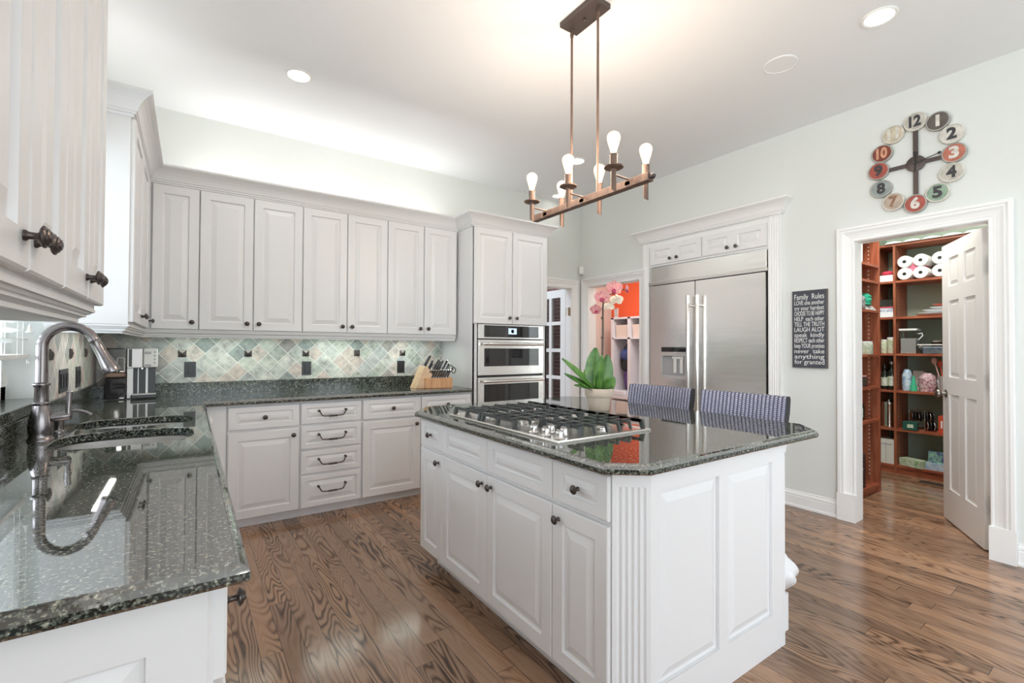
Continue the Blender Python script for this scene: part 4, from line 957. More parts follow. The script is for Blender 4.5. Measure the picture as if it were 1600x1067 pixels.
b.shift((W-0.062, 0, 0.93)); b.make('door_knob', 'hinge_steel', t, smooth=True)
for z in (0.28, 1.06, 1.80):
    b = B(); b.box(XR+0.060, XR+0.112, 0.7055, 0.709, z-0.05, z+0.05); b.tube([(XR+0.116, 0.712, z-0.05), (XR+0.116, 0.712, z+0.05)], 0.006, 10)
    o = b.make('hinge', 'hinge_steel', loc=(XR+0.09, 0.707, z), world=True); tag(o, {0.28: 'lowest', 1.06: 'middle', 1.80: 'topmost'}[z]+' steel hinge on the pantry door jamb', 'hinge', 'hinges of the pantry door')
# French door opened outwards against the brick
t = thing('door_2', 'white glazed door with small panes opened against the brick', 'door', (3.902, 4.462, 0.010), PI/2); t['kind'] = 'structure'
b = B(); W, H, T = 0.80, 2.0, 0.04
cols = [(0.095, 0.275), (0.322, 0.502), (0.549, 0.729)]; rows = [(0.19, 0.505), (0.555, 0.857), (0.900, 1.203), (1.248, 1.550), (1.595, 1.900)]
xx = [0]+[q for c in cols for q in c]+[W]
for i in range(0, 8, 2): b.box(xx[i], xx[i+1], -T/2, T/2, 0, H)
zz = [0]+[q for c in rows for q in c]+[H]
for i in range(0, 12, 2):
    for a, c in cols: b.box(a, c, -T/2+0.004, T/2-0.004, zz[i], zz[i+1])
b.make('door_frame', 'trim_paint', t)
for a, c in cols:
    for z0, z1 in rows:
        b = B(); b.box(a-0.002, c+0.002, -0.002, 0.002, z0-0.002, z1+0.002); b.make('pane', 'window_glass', t)
for z in (0.25, 1.72):
    b = B(); b.box(3.872, 3.888, 4.36, 4.40, z-0.05, z+0.05); b.tube([(3.883, 4.44, z-0.05), (3.883, 4.44, z+0.05)], 0.007, 10)
    o = b.make('hinge', 'brass', loc=(3.88, 4.4, z), world=True); tag(o, 'brass hinge on the glazed door, %s' % ('low' if z < 1 else 'near its top'), 'hinge', 'hinges of the glazed door')
# alarm sensor in the corner
t = thing('motion_sensor', 'small white alarm sensor in the wall corner above the doorways', 'sensor', (XR-0.022, YB-0.045, 2.225), -PI/4)
b = B(); b.loft([[(-0.030, 0.03, -0.055), (0.030, 0.03, -0.055), (0.030, 0.03, 0.055), (-0.030, 0.03, 0.055)], [(-0.030, -0.008, -0.050), (0.030, -0.008, -0.050), (0.030, -0.008, 0.055), (-0.030, -0.008, 0.055)], [(-0.018, -0.024, -0.035), (0.018, -0.024, -0.035), (0.018, -0.024, 0.045), (-0.018, -0.024, 0.045)]]); b.make('housing', 'white_plastic', t, bevel=0.005)
b = B(); b.sphere((0, -0.012, -0.045), 0.016, sc_=(1, 0.8, 0.7)); b.make('lens', 'grey_plastic', t, smooth=True)

# ================= WALL SIGN =================
def sign():
    W, H = 0.250, 0.612
    t = thing('slogan_sign', 'dark slate coloured wooden sign with white family rules lettering', 'sign', (XR-0.002, 1.7065, 1.424), FACE_NX)
    b = B(); b.mi = 1; b.box(-W/2, W/2, -0.022, 0, -H/2, H/2); b.mi = 0; b.box(-W/2+0.003, W/2-0.003, -0.0235, -0.021, -H/2+0.003, H/2-0.003)
    b.make('board', ['sign_slate', 'sign_edge'], t)
    L = ['Family  Rules', 'LOVE one another', 'try your hardest', 'CHOOSE TO BE HAPPY', 'HELP  each other', 'TELL THE TRUTH', 'LAUGH ALOT', 'speak  kindly', 'RESPECT each other', 'keep YOUR promises', 'never  take', 'anything', 'for granted']
    z = H/2-0.052
    for i, s in enumerate(L):
        sz = 0.062 if i == 0 else 0.050
        text_mesh('lettering', s, sz, 'chalk', t, (0, -0.0245, z), (PI/2, 0, 0), 0.0006, fit=W*0.86)
        z -= 0.047 if i == 0 else 0.0425
sign()

# ================= CLOCK =================
def clock():
    t = thing('wall_clock', 'large open frame clock made of round vintage number discs', 'clock', (XR, 1.047, 2.520), FACE_NX)
    cs = {'bone': (0.60, 0.57, 0.50), 'dark': (0.13, 0.11, 0.10), 'red': (0.42, 0.09, 0.065), 'rust': (0.24, 0.055, 0.035), 'salmon': (0.55, 0.18, 0.12), 'green': (0.30, 0.42, 0.32), 'tan': (0.52, 0.42, 0.33), 'blue': (0.33, 0.38, 0.37), 'cream': (0.66, 0.58, 0.44), 'ink': (0.045, 0.045, 0.05), 'white': (0.74, 0.71, 0.64), 'peach': (0.72, 0.36, 0.22), 'brown': (0.30, 0.16, 0.10), 'grey': (0.45, 0.44, 0.40)}
    for k, c in cs.items(): mat('enamel_'+k, c, 0.5, var=((26, 26, 26), tuple(x*0.72 for x in c)))
    D = {12: (0, 0.282, 'bone', 'ink'), 1: (0.116, 0.240, 'dark', 'white'), 2: (0.184, 0.131, 'white', 'ink'), 3: (0.194, 0.006, 'salmon', 'white'), 4: (0.181, -0.117, 'bone', 'ink'), 5: (0.112, -0.228, 'green', 'ink'),
         6: (-0.002, -0.272, 'red', 'white'), 7: (-0.121, -0.230, 'tan', 'brown'), 8: (-0.190, -0.121, 'blue', 'ink'), 9: (-0.205, 0.010, 'red', 'ink'), 10: (-0.184, 0.127, 'rust', 'peach'), 11: (-0.120, 0.239, 'cream', 'white')}
    b = B(); b.lathe([(0.052, 0.010), (0.052, 0.020), (0.048, 0.022), (0, 0.023)], (0, 0, 0), '-y', 28); b.make('hub', 'aged_iron', t, smooth=True)
    for dx, dz in ((0, 1), (0, -1), (1, 0), (-1, 0)):
        b = B(); w = 0.013
        if dx: b.box(min(0.04*dx, 0.165*dx), max(0.04*dx, 0.165*dx), -0.019, -0.010, -w, w)
        else: b.box(-w, w, -0.019, -0.010, min(0.04*dz, 0.235*dz), max(0.04*dz, 0.235*dz))
        b.make('arm', 'aged_iron', t)
    for n, (x, z, c, k) in D.items():
        b = B(); b.mi = 0; b.lathe([(0.062, 0.0), (0.062, 0.004), (0.062, 0.026), (0.0595, 0.029), (0.056, 0.029), (0.054, 0.026)], (0, 0, 0), '-y', 30)
        b.mi = 1; b.lathe([(0.0545, 0.020), (0.0545, 0.0262), (0, 0.0265)], (0, 0, 0), '-y', 30)
        o = b.make('number_disc', ['enamel_grey' if c in ('dark', 'blue', 'red', 'rust', 'salmon') else 'enamel_white', 'enamel_'+c], t, (x, 0, z), smooth=True)
        text_mesh('numeral', str(n), 0.098, 'enamel_'+k, o, (0, -0.0272, 0), (PI/2, 0, 0), 0.0006, fit=0.064 if n > 9 else (0.020 if n == 1 else 0.050), bold=0.0045)
    for pts in ([(-0.004, -0.030, -0.05), (0, -0.030, 0.0), (0.0, -0.030, 0.07)], [(-0.01, -0.033, -0.003), (0.0, -0.033, 0), (0.125, -0.033, 0.028)]):
        b = B(); b.tube(pts, [0.003, 0.0035, 0.0025], 6); b.sphere(pts[2], 0.010, sc_=(1, 0.3, 1)); b.make('clock_hand', 'black_plastic', t)
clock()

# ================= CEILING FITTINGS =================
def can(x, y, lab, power=9, r=0.082):
    t = thing('recessed_light', lab, 'ceiling light', (x, y, ZC), 0, 'recessed lights in the ceiling')
    b = B(); b.lathe([(r, 0), (r, -0.004), (r*0.93, -0.009), (r*0.80, -0.006), (r*0.78, 0.0)], seg=32); b.make('trim_ring', 'white_plastic', t, smooth=True)
    b = B(); b.lathe([(r*0.79, -0.0005), (r*0.79, -0.003), (0, -0.0035)], seg=28); b.make('lens', 'can_glow', t)
    l = bpy.data.lights.new('can_lamp', 'SPOT'); l.energy = power; l.spot_size = math.radians(125); l.spot_blend = 0.6; l.shadow_soft_size = 0.06; l.color = (1, 0.99, 0.98)
    o = bpy.data.objects.new('can_lamp', l); sc.collection.objects.link(o); o.location = (x, y, ZC-0.02)
can(0.571, 3.312, 'glowing recessed ceiling light above the back corner cabinets')
can(3.022, 0.935, 'recessed ceiling light at the top right near the clock wall')
can(3.02, 3.31, 'recessed ceiling light seen behind the chandelier bulbs')
can(3.53, 4.20, 'farthest recessed ceiling light in the corner beyond the chandelier', 1.5, 0.07)
can(0.3, -0.9, 'recessed ceiling light behind the camera on the left')
can(2.4, -1.4, 'recessed ceiling light behind the camera on the right')
t = thing('ceiling_speaker', 'flush round white speaker grille in the ceiling', 'speaker', (3.027, 1.448, ZC))
b = B(); b.lathe([(0.098, 0), (0.098, -0.004), (0.090, -0.007), (0.087, -0.004), (0.0, -0.0045)], seg=36); b.make('grille', 'ceiling_paint', t, smooth=True)

def bulb_bm():
    b = B(); b.lathe([(0.013, 0.0), (0.014, 0.008), (0.020, 0.030), (0.028, 0.055), (0.032, 0.074), (0.030, 0.088), (0.021, 0.099), (0.006, 0.104), (0.004, 0.107), (0, 0.108)], seg=22); return b
def chandelier():
    cx, cy, cz = 1.712, 1.820, 2.045
    t = thing('chandelier', 'bronze linear chandelier with six exposed filament bulbs over the island', 'chandelier', (cx, cy, cz))
    b = B(); b.box(-0.062, 0.062, -0.130, 0.130, ZC-cz-0.028, ZC-cz); b.make('canopy', 'aged_iron', t, bevel=0.003)
    b = B(); b.sphere((0, 0, ZC-cz-0.034), 0.009); b.make('canopy_screw', 'aged_iron', t, smooth=True)
    for y in (-0.10, 0.10):
        b = B(); b.tube([(0, y, 0.01), (0, y, ZC-cz-0.06)], 0.0065, 12); b.lathe([(0.009, ZC-cz-0.075), (0.011, ZC-cz-0.06), (0.007, ZC-cz-0.045), (0.008, ZC-cz-0.028)], (0, y, 0), 'z', 12)
        b.lathe([(0.010, 0.03), (0.010, 0.016)], (0, y, 0), 'z', 12); b.make('down_rod', 'lamp_bronze', t, smooth=True)
    b = B(); b.box(-0.020, 0.020, -0.435, 0.430, -0.018, 0.018); b.make('bar', 'lamp_bronze', t, bevel=0.002)
    b = B(); b.tube([(0, -0.435, 0), (0, -0.450, 0), (0, -0.458, 0)], [0.012, 0.012, 0.008], 14); b.make('end_cap', 'aged_iron', t, smooth=True)
    for y in (-0.315, 0.0, 0.310):
        for s in (-1, 1):
            x = 0.112*s
            b = B(); b.tube([(0, y, 0.020), (x, y, 0.022)], 0.0045, 8); b.box(-0.021, -0.0195, y-0.014, y+0.014, -0.008, 0.008)
            arm = b.make('arm', 'lamp_bronze', t)
            b = B()
            n = 14; ring = lambda z0, z1, r: None
            R = 0.0125
            lo = [(x+R*math.cos(2*PI*i/n), y+R*math.sin(2*PI*i/n), -0.050+0.012*math.cos(2*PI*i/n)*s*0+0.010*math.sin(2*PI*i/n)) for i in range(n)]
            hi = [(p[0], p[1], 0.052) for p in lo]; b.loft([lo, hi]); b.make('stem', 'lamp_bronze', arm, smooth=True)
            b = B(); b.lathe([(0.014, 0.048), (0.040, 0.050), (0.045, 0.053), (0.045, 0.058), (0.016, 0.060)], (x, y, 0), 'z', 26); b.make('drip_plate', 'lamp_bronze', arm, smooth=True)
            b = B(); b.lathe([(0.0175, 0.058), (0.0175, 0.112), (0.0185, 0.116), (0.012, 0.118)], (x, y, 0), 'z', 20); b.make('socket', 'lamp_bronze', arm, smooth=True)
            b = bulb_bm(); b.shift((x, y, 0.116)); b.make('bulb', 'bulb_glass', t, smooth=True)
            b = B()
            pts = []
            for i in range(13):
                a = 2*PI*i/12; zz = 0.150+0.045*(i % 2); pts.append((x+0.0085*math.cos(a), y+0.0085*math.sin(a), zz))
            b.tube(pts, 0.0016, 5); b.tube([(x, y, 0.120), (x, y, 0.150)], 0.003, 6); b.make('filament', 'filament', t)
            l = bpy.data.lights.new('bulb_lamp', 'POINT'); l.energy = 5.0; l.color = (1, 0.86, 0.76); l.shadow_soft_size = 0.03
            o = bpy.data.objects.new('bulb_lamp', l); sc.collection.objects.link(o); o.location = (cx+x, cy+y, cz+0.190)
chandelier()
# ================= STOOLS =================
def stool():
    t = thing('bar_stool', 'woven blue grey bar stool nearest the camera, at the right end of the island', 'stool', (2.40, 1.475, 0), FACE_NX, 'woven bar stools along the island')
    # local: sitter faces +y?  back panel shows its inner side to -X (local -y); local x runs to -Y
    b = B(); n = 16; rings = []
    W = 0.252
    for k, (z, y, th) in enumerate(((0.62, 0.155, 0.04), (0.66, 0.158, 0.048), (0.80, 0.178, 0.050), (0.93, 0.200, 0.050), (0.995, 0.212, 0.046), (1.012, 0.220, 0.030))):
        ww = W*(0.93+0.07*min(1, k/3)); r = []
        for i in range(n+1):
            x = -ww+2*ww*i/n; r.append((x, y-0.018*(1-(x/ww)**2)*-1, z))
        for i in range(n, -1, -1):
            x = -ww+2*ww*i/n; r.append((x, y+th+0.018*(1-(x/ww)**2), z))
        rings.append(r)
    b.loft(rings); b.bm.normal_update()
    bmesh.ops.recalc_face_normals(b.bm, faces=b.bm.faces)
    for f in b.bm.faces:
        if abs(f.normal.x) > 0.8: f.material_index = 1
    b.make('woven_backrest', ['woven_leather', 'bag_black'], t, smooth=True)
    b = B(); b.box(-0.225, 0.225, -0.22, 0.19, 0.585, 0.66); b.make('seat', 'woven_leather', t, bevel=0.015)
    for x in (-0.2, 0.2):
        for y in (-0.19, 0.18):
            b = B(); b.tube([(x*1.05, y*1.1, 0.0), (x, y, 0.59)], [0.014, 0.020], 8); b.make('leg', 'black_plastic', t, smooth=True)
    b = B()
    for y in (-0.2, 0.19): b.box(-0.2, 0.2, y-0.01, y+0.01, 0.21, 0.235)
    b.make('foot_rail', 'black_plastic', t)
    return t
s0 = stool()
dup(s0, (2.40, 2.05, 0), FACE_NX, 'woven blue grey bar stool beside the orchid pot, farther along the island', 'woven bar stools along the island')

# ================= ORCHID =================
def orchid():
    t = thing('potted_orchid', 'pink moth orchid in a pale clay pot on the island', 'plant', (2.015, 2.010, 0.9))
    b = B(); b.lathe([(0.058, 0.0), (0.060, 0.003), (0.070, 0.072), (0.071, 0.078), (0.080, 0.080), (0.083, 0.086), (0.085, 0.124), (0.083, 0.128), (0.075, 0.128), (0.072, 0.112), (0, 0.110)], seg=34)
    b.make('pot', 'terracotta', t, smooth=True)
    b = B(); b.lathe([(0.073, 0.108), (0.05, 0.114), (0, 0.118)], seg=20); b.make('soil', 'soil', t, smooth=True)
    rt = Vector((0.8237, -0.5668, 0)); fw = Vector((0.5668, 0.8237, 0)); up = Vector((0, 0, 1))
    def Pt(px, py, depth=0.0):   # pixel offsets about the pot centre line, 3.8 mm each
        return rt*((px-937)*0.0038)+up*((641-py)*0.0038)+fw*depth
    def leafm(pts, w, tilt):
        b = B(); n = len(pts); rings = []
        for i, p in enumerate(pts):
            q = i/(n-1); ww = w*math.sin(PI*min(0.97, 0.16+q*0.82))**0.75
            d = (pts[min(i+1, n-1)]-pts[max(i-1, 0)]).normalized(); side = d.cross(tilt).normalized(); nn = side.cross(d).normalized()
            rings.append([p-side*ww+nn*ww*0.35, p-side*ww*0.5+nn*ww*0.10, p, p+side*ww*0.5+nn*ww*0.10, p+side*ww+nn*ww*0.35, p+side*ww*0.5+nn*(ww*0.10-0.003), p-nn*0.003, p-side*ww*0.5+nn*(ww*0.10-0.003)])
        b.loft(rings); b.make('leaf', 'leaf', t, smooth=True)
    import itertools
    def curve(a, m, c, n=8):
        return [a*(1-q)**2+m*2*q*(1-q)+c*q*q for q in [i/n for i in range(n+1)]]
    def K(*v): return Vector(v)
    leafm(curve(Pt(935, 612), Pt(905, 588, -0.02), Pt(878, 561, -0.03)), 0.034, fw*-0.6+up)
    leafm(curve(Pt(933, 612), Pt(905, 600, -0.06), Pt(881, 584, -0.06)), 0.030, up-fw*0.6)
    leafm(curve(Pt(935, 613), Pt(915, 605, -0.08), Pt(895, 601, -0.09)), 0.026, up-fw*0.5)
    leafm(curve(Pt(936, 612), Pt(922, 590, 0.06), Pt(920, 579, 0.10)), 0.036, up-fw*0.8)
    leafm(curve(Pt(933, 612), Pt(926, 575, 0.0), Pt(933, 544, 0.02)), 0.052, fw*-1+rt*-0.3)
    leafm(curve(Pt(938, 612), Pt(947, 580, 0.02), Pt(952, 555, 0.03)), 0.056, fw*-1+rt*0.5)
    leafm(curve(Pt(937, 612), Pt(930, 585, -0.03), Pt(941, 555, -0.03)), 0.030, fw*-1)
    leafm(curve(Pt(938, 612), Pt(955, 605, -0.03), Pt(959, 589, -0.03)), 0.034, fw*-0.9+up*0.4)
    leafm(curve(Pt(938, 612), Pt(948, 608, -0.07), Pt(953, 600, -0.09)), 0.026, up-fw*0.3)
    st = [Pt(936, 612), Pt(938, 595), Pt(942, 560), Pt(943, 520), Pt(943, 480), Pt(944, 470), Pt(948, 463), Pt(958, 458), Pt(970, 452), Pt(981, 452)]
    b = B(); b.tube(st, [0.006]*4+[0.005]*2+[0.0035]*4, 8)
    for p in (Pt(942, 497), Pt(942, 528)): b.sphere(p, 0.008, sc_=(1, 1, 1.2))
    b.make('flower_stem', 'stem', t, smooth=True)
    def flower(p, look, s, m='petal', lip=True):
        look = look.normalized(); a1 = look.cross(up).normalized(); a2 = a1.cross(look).normalized()
        b = B(); b.mi = 0
        for k, (ang, L, w) in enumerate(((90, 0.95, 0.40), (210, 0.9, 0.38), (330, 0.9, 0.38), (20, 1.05, 0.60), (160, 1.05, 0.60))):
            a = math.radians(ang); d = a1*math.cos(a)+a2*math.sin(a); sd = look.cross(d); rings = []
            off = look*(0.003 if k > 2 else 0)
            for q in (0.02, 0.2, 0.45, 0.7, 0.9, 1.0):
                ww = s*w*math.sin(PI*(0.08+0.86*q))**0.8+0.0005; c = p+off+d*s*L*q+look*(s*0.25*q*q)
                rings.append([c-sd*ww, c+look*-0.0015, c+sd*ww, c+look*0.0018])
            b.loft(rings)
        if lip:
            b.mi = 1; q = p+look*0.006-a2*s*0.22
            b.sphere(q, s*0.26, 10, 7, (1, 1, 0.9)); b.sphere(q-a2*s*0.22+look*0.006, s*0.18, 10, 7)
        b.make('flower', [m, 'petal_lip'], t, smooth=True)
    flower(Pt(958, 452, -0.03), -fw+rt*0.15, 0.050)
    flower(Pt(940, 466, -0.03), -fw-rt*0.3, 0.044)
    flower(Pt(932, 485, -0.02), -fw-rt*0.8-up*0.2, 0.036)
    flower(Pt(978, 452, -0.01), -fw*0.5+rt, 0.034)
    flower(Pt(965, 468, 0.02), fw+rt*0.4-up*0.2, 0.040, 'petal_cream', False)
    flower(Pt(954, 478, 0.02), fw-up*0.5, 0.034, 'petal_cream', False)
    b = B()
    for p in (Pt(934, 491), Pt(940, 470), Pt(958, 456), Pt(978, 454), Pt(965, 464), Pt(954, 474)):
        near = min(st, key=lambda q: (q-p).length); b.tube([p, near], 0.0018, 5)
    b.make('flower_stalks', 'stem', t)
orchid()

# ================= KNIFE BLOCK =================
def knife_block():
    t = thing('knife_block', 'beech knife block full of black handled knives on the worktop', 'knife block', (1.80, 3.90, 0.9), math.radians(-4))
    # leaning rear block (side view slanted), front low block
    b = B(); b.prism([(-0.155, 0.001), (-0.085, 0.001), (-0.015, 0.155), (-0.055, 0.200), (-0.155+0.075, 0.185)], 0.04, 0.20, 'y')
    b = B()
    b.prism([(-0.155, 0.001), (-0.070, 0.001), (0.000, 0.120), (-0.045, 0.196), (-0.072, 0.192)], -0.03, 0.13, 'y')
    b.make('slanted_block', 'beech_pale', t, bevel=0.002)
    b = B(); b.box(-0.075, 0.185, -0.055, 0.085, 0.001, 0.092); b.make('front_block', 'beech', t, bevel=0.002)
    b = B(); b.prism([(0.10, 0.092), (0.19, 0.092), (0.19, 0.10), (0.12, 0.19), (0.08, 0.15)], 0.02, 0.10, 'y') if False else None
    b = B(); b.prism([(-0.02, 0.092), (0.185, 0.092), (0.185, 0.12), (0.03, 0.165), (-0.02, 0.15)], 0.015, 0.085, 'y'); b.make('rear_step', 'beech_pale', t, bevel=0.002)
    def knife(p, L, r, grp, lab):
        d = Vector((0.42, -0.15, 0.9)).normalized(); a = Vector(p)
        k = thing('kitchen_knife', lab, 'knife', (0, 0, 0), 0, grp); k.location = t.matrix_basis @ a; k.rotation_euler = t.rotation_euler
        b = B(); b.tube([d*0.0, d*0.01, d*L*0.5, d*L*0.85, d*L], [r*0.9, r, r*0.85, r*1.1, r*0.6], 8); b.make('handle', 'black_plastic', k, smooth=True)
        b = B(); b.tube([d*L*0.97, d*(L+0.004)], [r*1.15, r*0.9], 8); b.make('butt_cap', 'polished_steel', k)
        b = B(); b.box(-0.012, 0.012, -0.001, 0.001, -0.03, 0.012); b.make('blade', 'polished_steel', k)
    t.matrix_basis = Matrix.LocRotScale(t.location, t.rotation_euler, None)
    for i in range(9):
        knife((-0.045+0.024*i, -0.015, 0.094), 0.075, 0.0085, 'steak knives in the low front block', 'black handled steak knife in the front row of the knife block')
    for i, (x, y, z, L) in enumerate(((-0.050, 0.03, 0.196, 0.115), (-0.044, 0.07, 0.194, 0.11), (-0.03, 0.00, 0.172, 0.095), (-0.018, 0.03, 0.155, 0.085), (0.040, 0.05, 0.162, 0.115), (0.052, 0.025, 0.158, 0.10), (0.085, 0.06, 0.150, 0.115), (0.118, 0.05, 0.142, 0.125), (0.137, 0.025, 0.136, 0.10))):
        knife((x, y, z-0.004), L, 0.0095, 'large knives in the back of the knife block', 'large black handled knife in the back rows of the knife block')
    k = thing('kitchen_scissors', 'black handled kitchen scissors in the right end of the knife block', 'scissors', (0, 0, 0)); k.location = t.matrix_basis @ Vector((0.165, 0.04, 0.128))
    b = B()
    for s in (0, 1):
        c = Vector((0.045+0.028*s, 0, 0.045-0.02*s)); b.tube([c+Vector((0.022*math.cos(a), 0, 0.026*math.sin(a))) for a in [2*PI*i/14 for i in range(14)]], 0.0045, 6, closed=True)
    b.tube([(0, 0, -0.01), (0.035, 0, 0.028)], 0.006, 6); b.make('handles', 'black_plastic', k, smooth=True)
knife_block()

# ================= COFFEE MAKER =================
def coffee():
    t = thing('coffee_maker', 'black and silver pod coffee maker in the corner of the worktop', 'coffee maker', (-0.330, 4.225, 0.9), math.radians(3))
    # local x right, front -y
    b = B(); b.box(-0.145, -0.030, -0.085, 0.085, 0.006, 0.150); b.make('water_tank_base', 'black_glass', t, bevel=0.010)
    b = B(); b.box(-0.143, -0.032, -0.083, 0.083, 0.152, 0.185); b.make('tank_band', 'lamp_bronze', t, bevel=0.008)
    b = B(); b.box(-0.143, -0.030, -0.083, 0.083, 0.187, 0.352); b.make('water_tank', 'smoke_plastic', t, bevel=0.008)
    b = B(); b.tube([(-0.078, -0.09, 0.19), (-0.078, -0.092, 0.28), (-0.072, -0.092, 0.287), (-0.045, -0.092, 0.287), (-0.040, -0.092, 0.28), (-0.040, -0.09, 0.19)], 0.003, 6); b.make('tank_handle', 'silver_plastic', t, smooth=True)
    b = B(); b.box(-0.026, 0.130, 0.0, 0.085, 0.006, 0.215); b.make('rear_column', 'black_plastic', t)
    b = B(); b.box(-0.026, 0.006, -0.055, 0.0, 0.006, 0.215); b.box(0.030, 0.036, -0.01, 0.001, 0.03, 0.21); b.box(0.075, 0.087, -0.012, 0.001, 0.03, 0.215); b.make('column_trim', 'silver_plastic', t)
    b = B(); b.prism([(-0.028, 0.215), (0.060, 0.215), (0.060, 0.352), (-0.028, 0.352)], -0.09, 0.085, 'y'); b.make('brew_head', 'silver_plastic', t, bevel=0.006)
    b = B(); b.box(-0.018, 0.000, -0.0915, -0.089, 0.225, 0.345); b.make('dark_side_slots', 'black_plastic', t)
    b = B(); b.box(0.062, 0.142, -0.098, 0.08, 0.218, 0.350); b.make('control_head', 'white_plastic', t, bevel=0.006)
    b = B(); b.box(0.068, 0.104, -0.1, -0.097, 0.310, 0.328); b.box(0.068, 0.104, -0.1, -0.097, 0.222, 0.240); b.make('display_window', 'grey_plastic', t)
    b = B()
    for z in (0.325, 0.300, 0.275, 0.250): b.lathe([(0.006, 0), (0.006, 0.002), (0, 0.0025)], (0.124, -0.098, z), '-y', 12)
    b.make('button', 'grey_plastic', t)
    b = B(); b.tube([(0.055, -0.03, 0.218), (0.055, -0.03, 0.205)], 0.010, 12); b.make('spout', 'polished_steel', t)
    b = B(); b.box(-0.005, 0.140, -0.105, 0.0, 0.004, 0.030); b.make('drip_tray', 'black_plastic', t, bevel=0.006)
    b = B(); b.box(0.002, 0.133, -0.100, -0.012, 0.030, 0.034); b.make('drip_grid', 'silver_plastic', t)
    b = B(); b.box(-0.150, 0.140, -0.06, 0.085, 0.0, 0.006); b.make('foot_plate', 'black_plastic', t)
coffee()

# ================= MUDROOM =================
def mudroom():
    t = thing('locker_unit', 'pale mudroom lockers with cubbies on top seen through the doorway', 'locker unit', (6.17, 3.9, 0))
    b = B(); X0, X1 = 6.17, 6.555
    ys = [3.95, 4.33, 4.71, 5.07, 5.45, 5.83]
    for y in ys: b.box(X0, X1, y-0.03, y+0.03, 0.0, 1.80)
    b.box(X0, X1, ys[0]-0.03, ys[-1]+0.03, 1.775, 1.805); b.box(X0, X1, ys[0], ys[-1], 1.425, 1.45); b.box(X1-0.012, X1, ys[0], ys[-1], 0, 1.80)
    b.box(X0-0.10, X1, ys[0], ys[-1]+0.03, 0.40, 0.46); b.box(X0, X1, ys[0], ys[-1], 0.02, 0.05)
    b.make('locker_frame', 'locker_paint', t, world=True)
    for i, (a, c) in enumerate(zip(ys, ys[1:])):
        if i < 3: continue
        o = thing('storage_bin', 'pale fabric bin in the mudroom cubby, %s' % ('nearest the left wall' if i == 4 else 'second from the left wall'), 'bin', (X0+0.04, (a+c)/2, 1.4515), 0, 'fabric bins in the lockers')
        w = 0.13
        b = B(); b.loft([[(0, -w, 0), (0.26, -w, 0), (0.26, w, 0), (0, w, 0)], [(-0.01, -w-0.015, 0.22), (0.28, -w-0.015, 0.22), (0.28, w+0.015, 0.22), (-0.01, w+0.015, 0.22)]]); b.make('fabric_body', 'bin_fabric', o)
    o = thing('backpack', 'blue and black backpack hanging in the left locker', 'backpack', (6.36, 5.64, 1.02))
    b = B(); b.sphere((0, 0, 0), 0.16, 16, 12, (0.55, 0.80, 1.25))
    for v in b.bm.verts: v.co.y += 0.012*math.sin(v.co.z*40); v.co.x += 0.01*math.sin(v.co.y*50)
    b.make('pack_body', 'bag_black', o, smooth=True)
    b = B(); b.sphere((-0.04, 0, 0.13), 0.125, 16, 10, (0.7, 0.95, 0.85))
    for v in b.bm.verts: v.co.z += 0.012*math.sin(v.co.y*55)
    b.make('hood', 'bag_blue', o, smooth=True)
    b = B()
    for y in (-0.05, 0.05): b.tube([(0.02, y*0.4, 0.33), (-0.03, y, 0.24), (-0.09, y*1.6, 0.05), (-0.05, y*1.8, -0.12)], 0.010, 6)
    b.make('strap', 'bag_black', o, smooth=True)
    for y, l in ((5.59, 'metal coat hook holding the backpack'), (5.26, 'metal coat hook in the empty locker')):
        b = B(); b.tube([(0, 0, 0), (-0.06, 0, -0.01), (-0.07, 0, 0.02)], 0.006, 6); b.box(-0.005, 0.0, -0.02, 0.02, -0.03, 0.03); tag(b.make('coat_hook', 'hinge_steel', loc=(6.542, y, 1.36)), l, 'hook', 'coat hooks in the lockers')
    b = B(); rings = []
    for k in range(9):
        z = -0.16+0.04*k; r = 0.05+0.055*math.sin(PI*(0.25+0.6*(1-k/8))); rings.append([(0.6*r*math.cos(2*PI*i/18)*(1+0.22*math.sin(6*2*PI*i/18)), r*math.sin(2*PI*i/18)*(1+0.22*math.sin(6*2*PI*i/18))-0.04*(1-k/8), z) for i in range(18)])
    b.loft(rings); tag(b.make('hanging_garment', 'cloth_purple', loc=(6.36, 5.62, 0.70), smooth=True), 'dark purple striped garment hanging below the backpack', 'garment')
    b = B(); b.box(6.10, 6.50, 5.50, 5.79, 0.465, 0.53); tag(b.make('seat_cushion', 'locker_paint', loc=(6.3, 5.6, 0.46), world=True, bevel=0.01), 'pale cushion on the locker bench', 'cushion')
    t = thing('wall_thermostat', 'white wall control with grey buttons on the orange wall', 'wall control', (6.558, 6.10, 1.93), FACE_NX)
    b = B(); b.box(-0.03, 0.06, -0.02, 0.0, -0.10, 0.08); b.make('housing', 'white_plastic', t)
    b = B(); b.box(-0.02, 0.05, -0.022, -0.02, 0.05, 0.075)
    for z in (-0.06, -0.02, 0.015): b.box(-0.01, 0.05, -0.022, -0.02, z, z+0.01)
    b.make('buttons', 'grey_plastic', t)
mudroom()

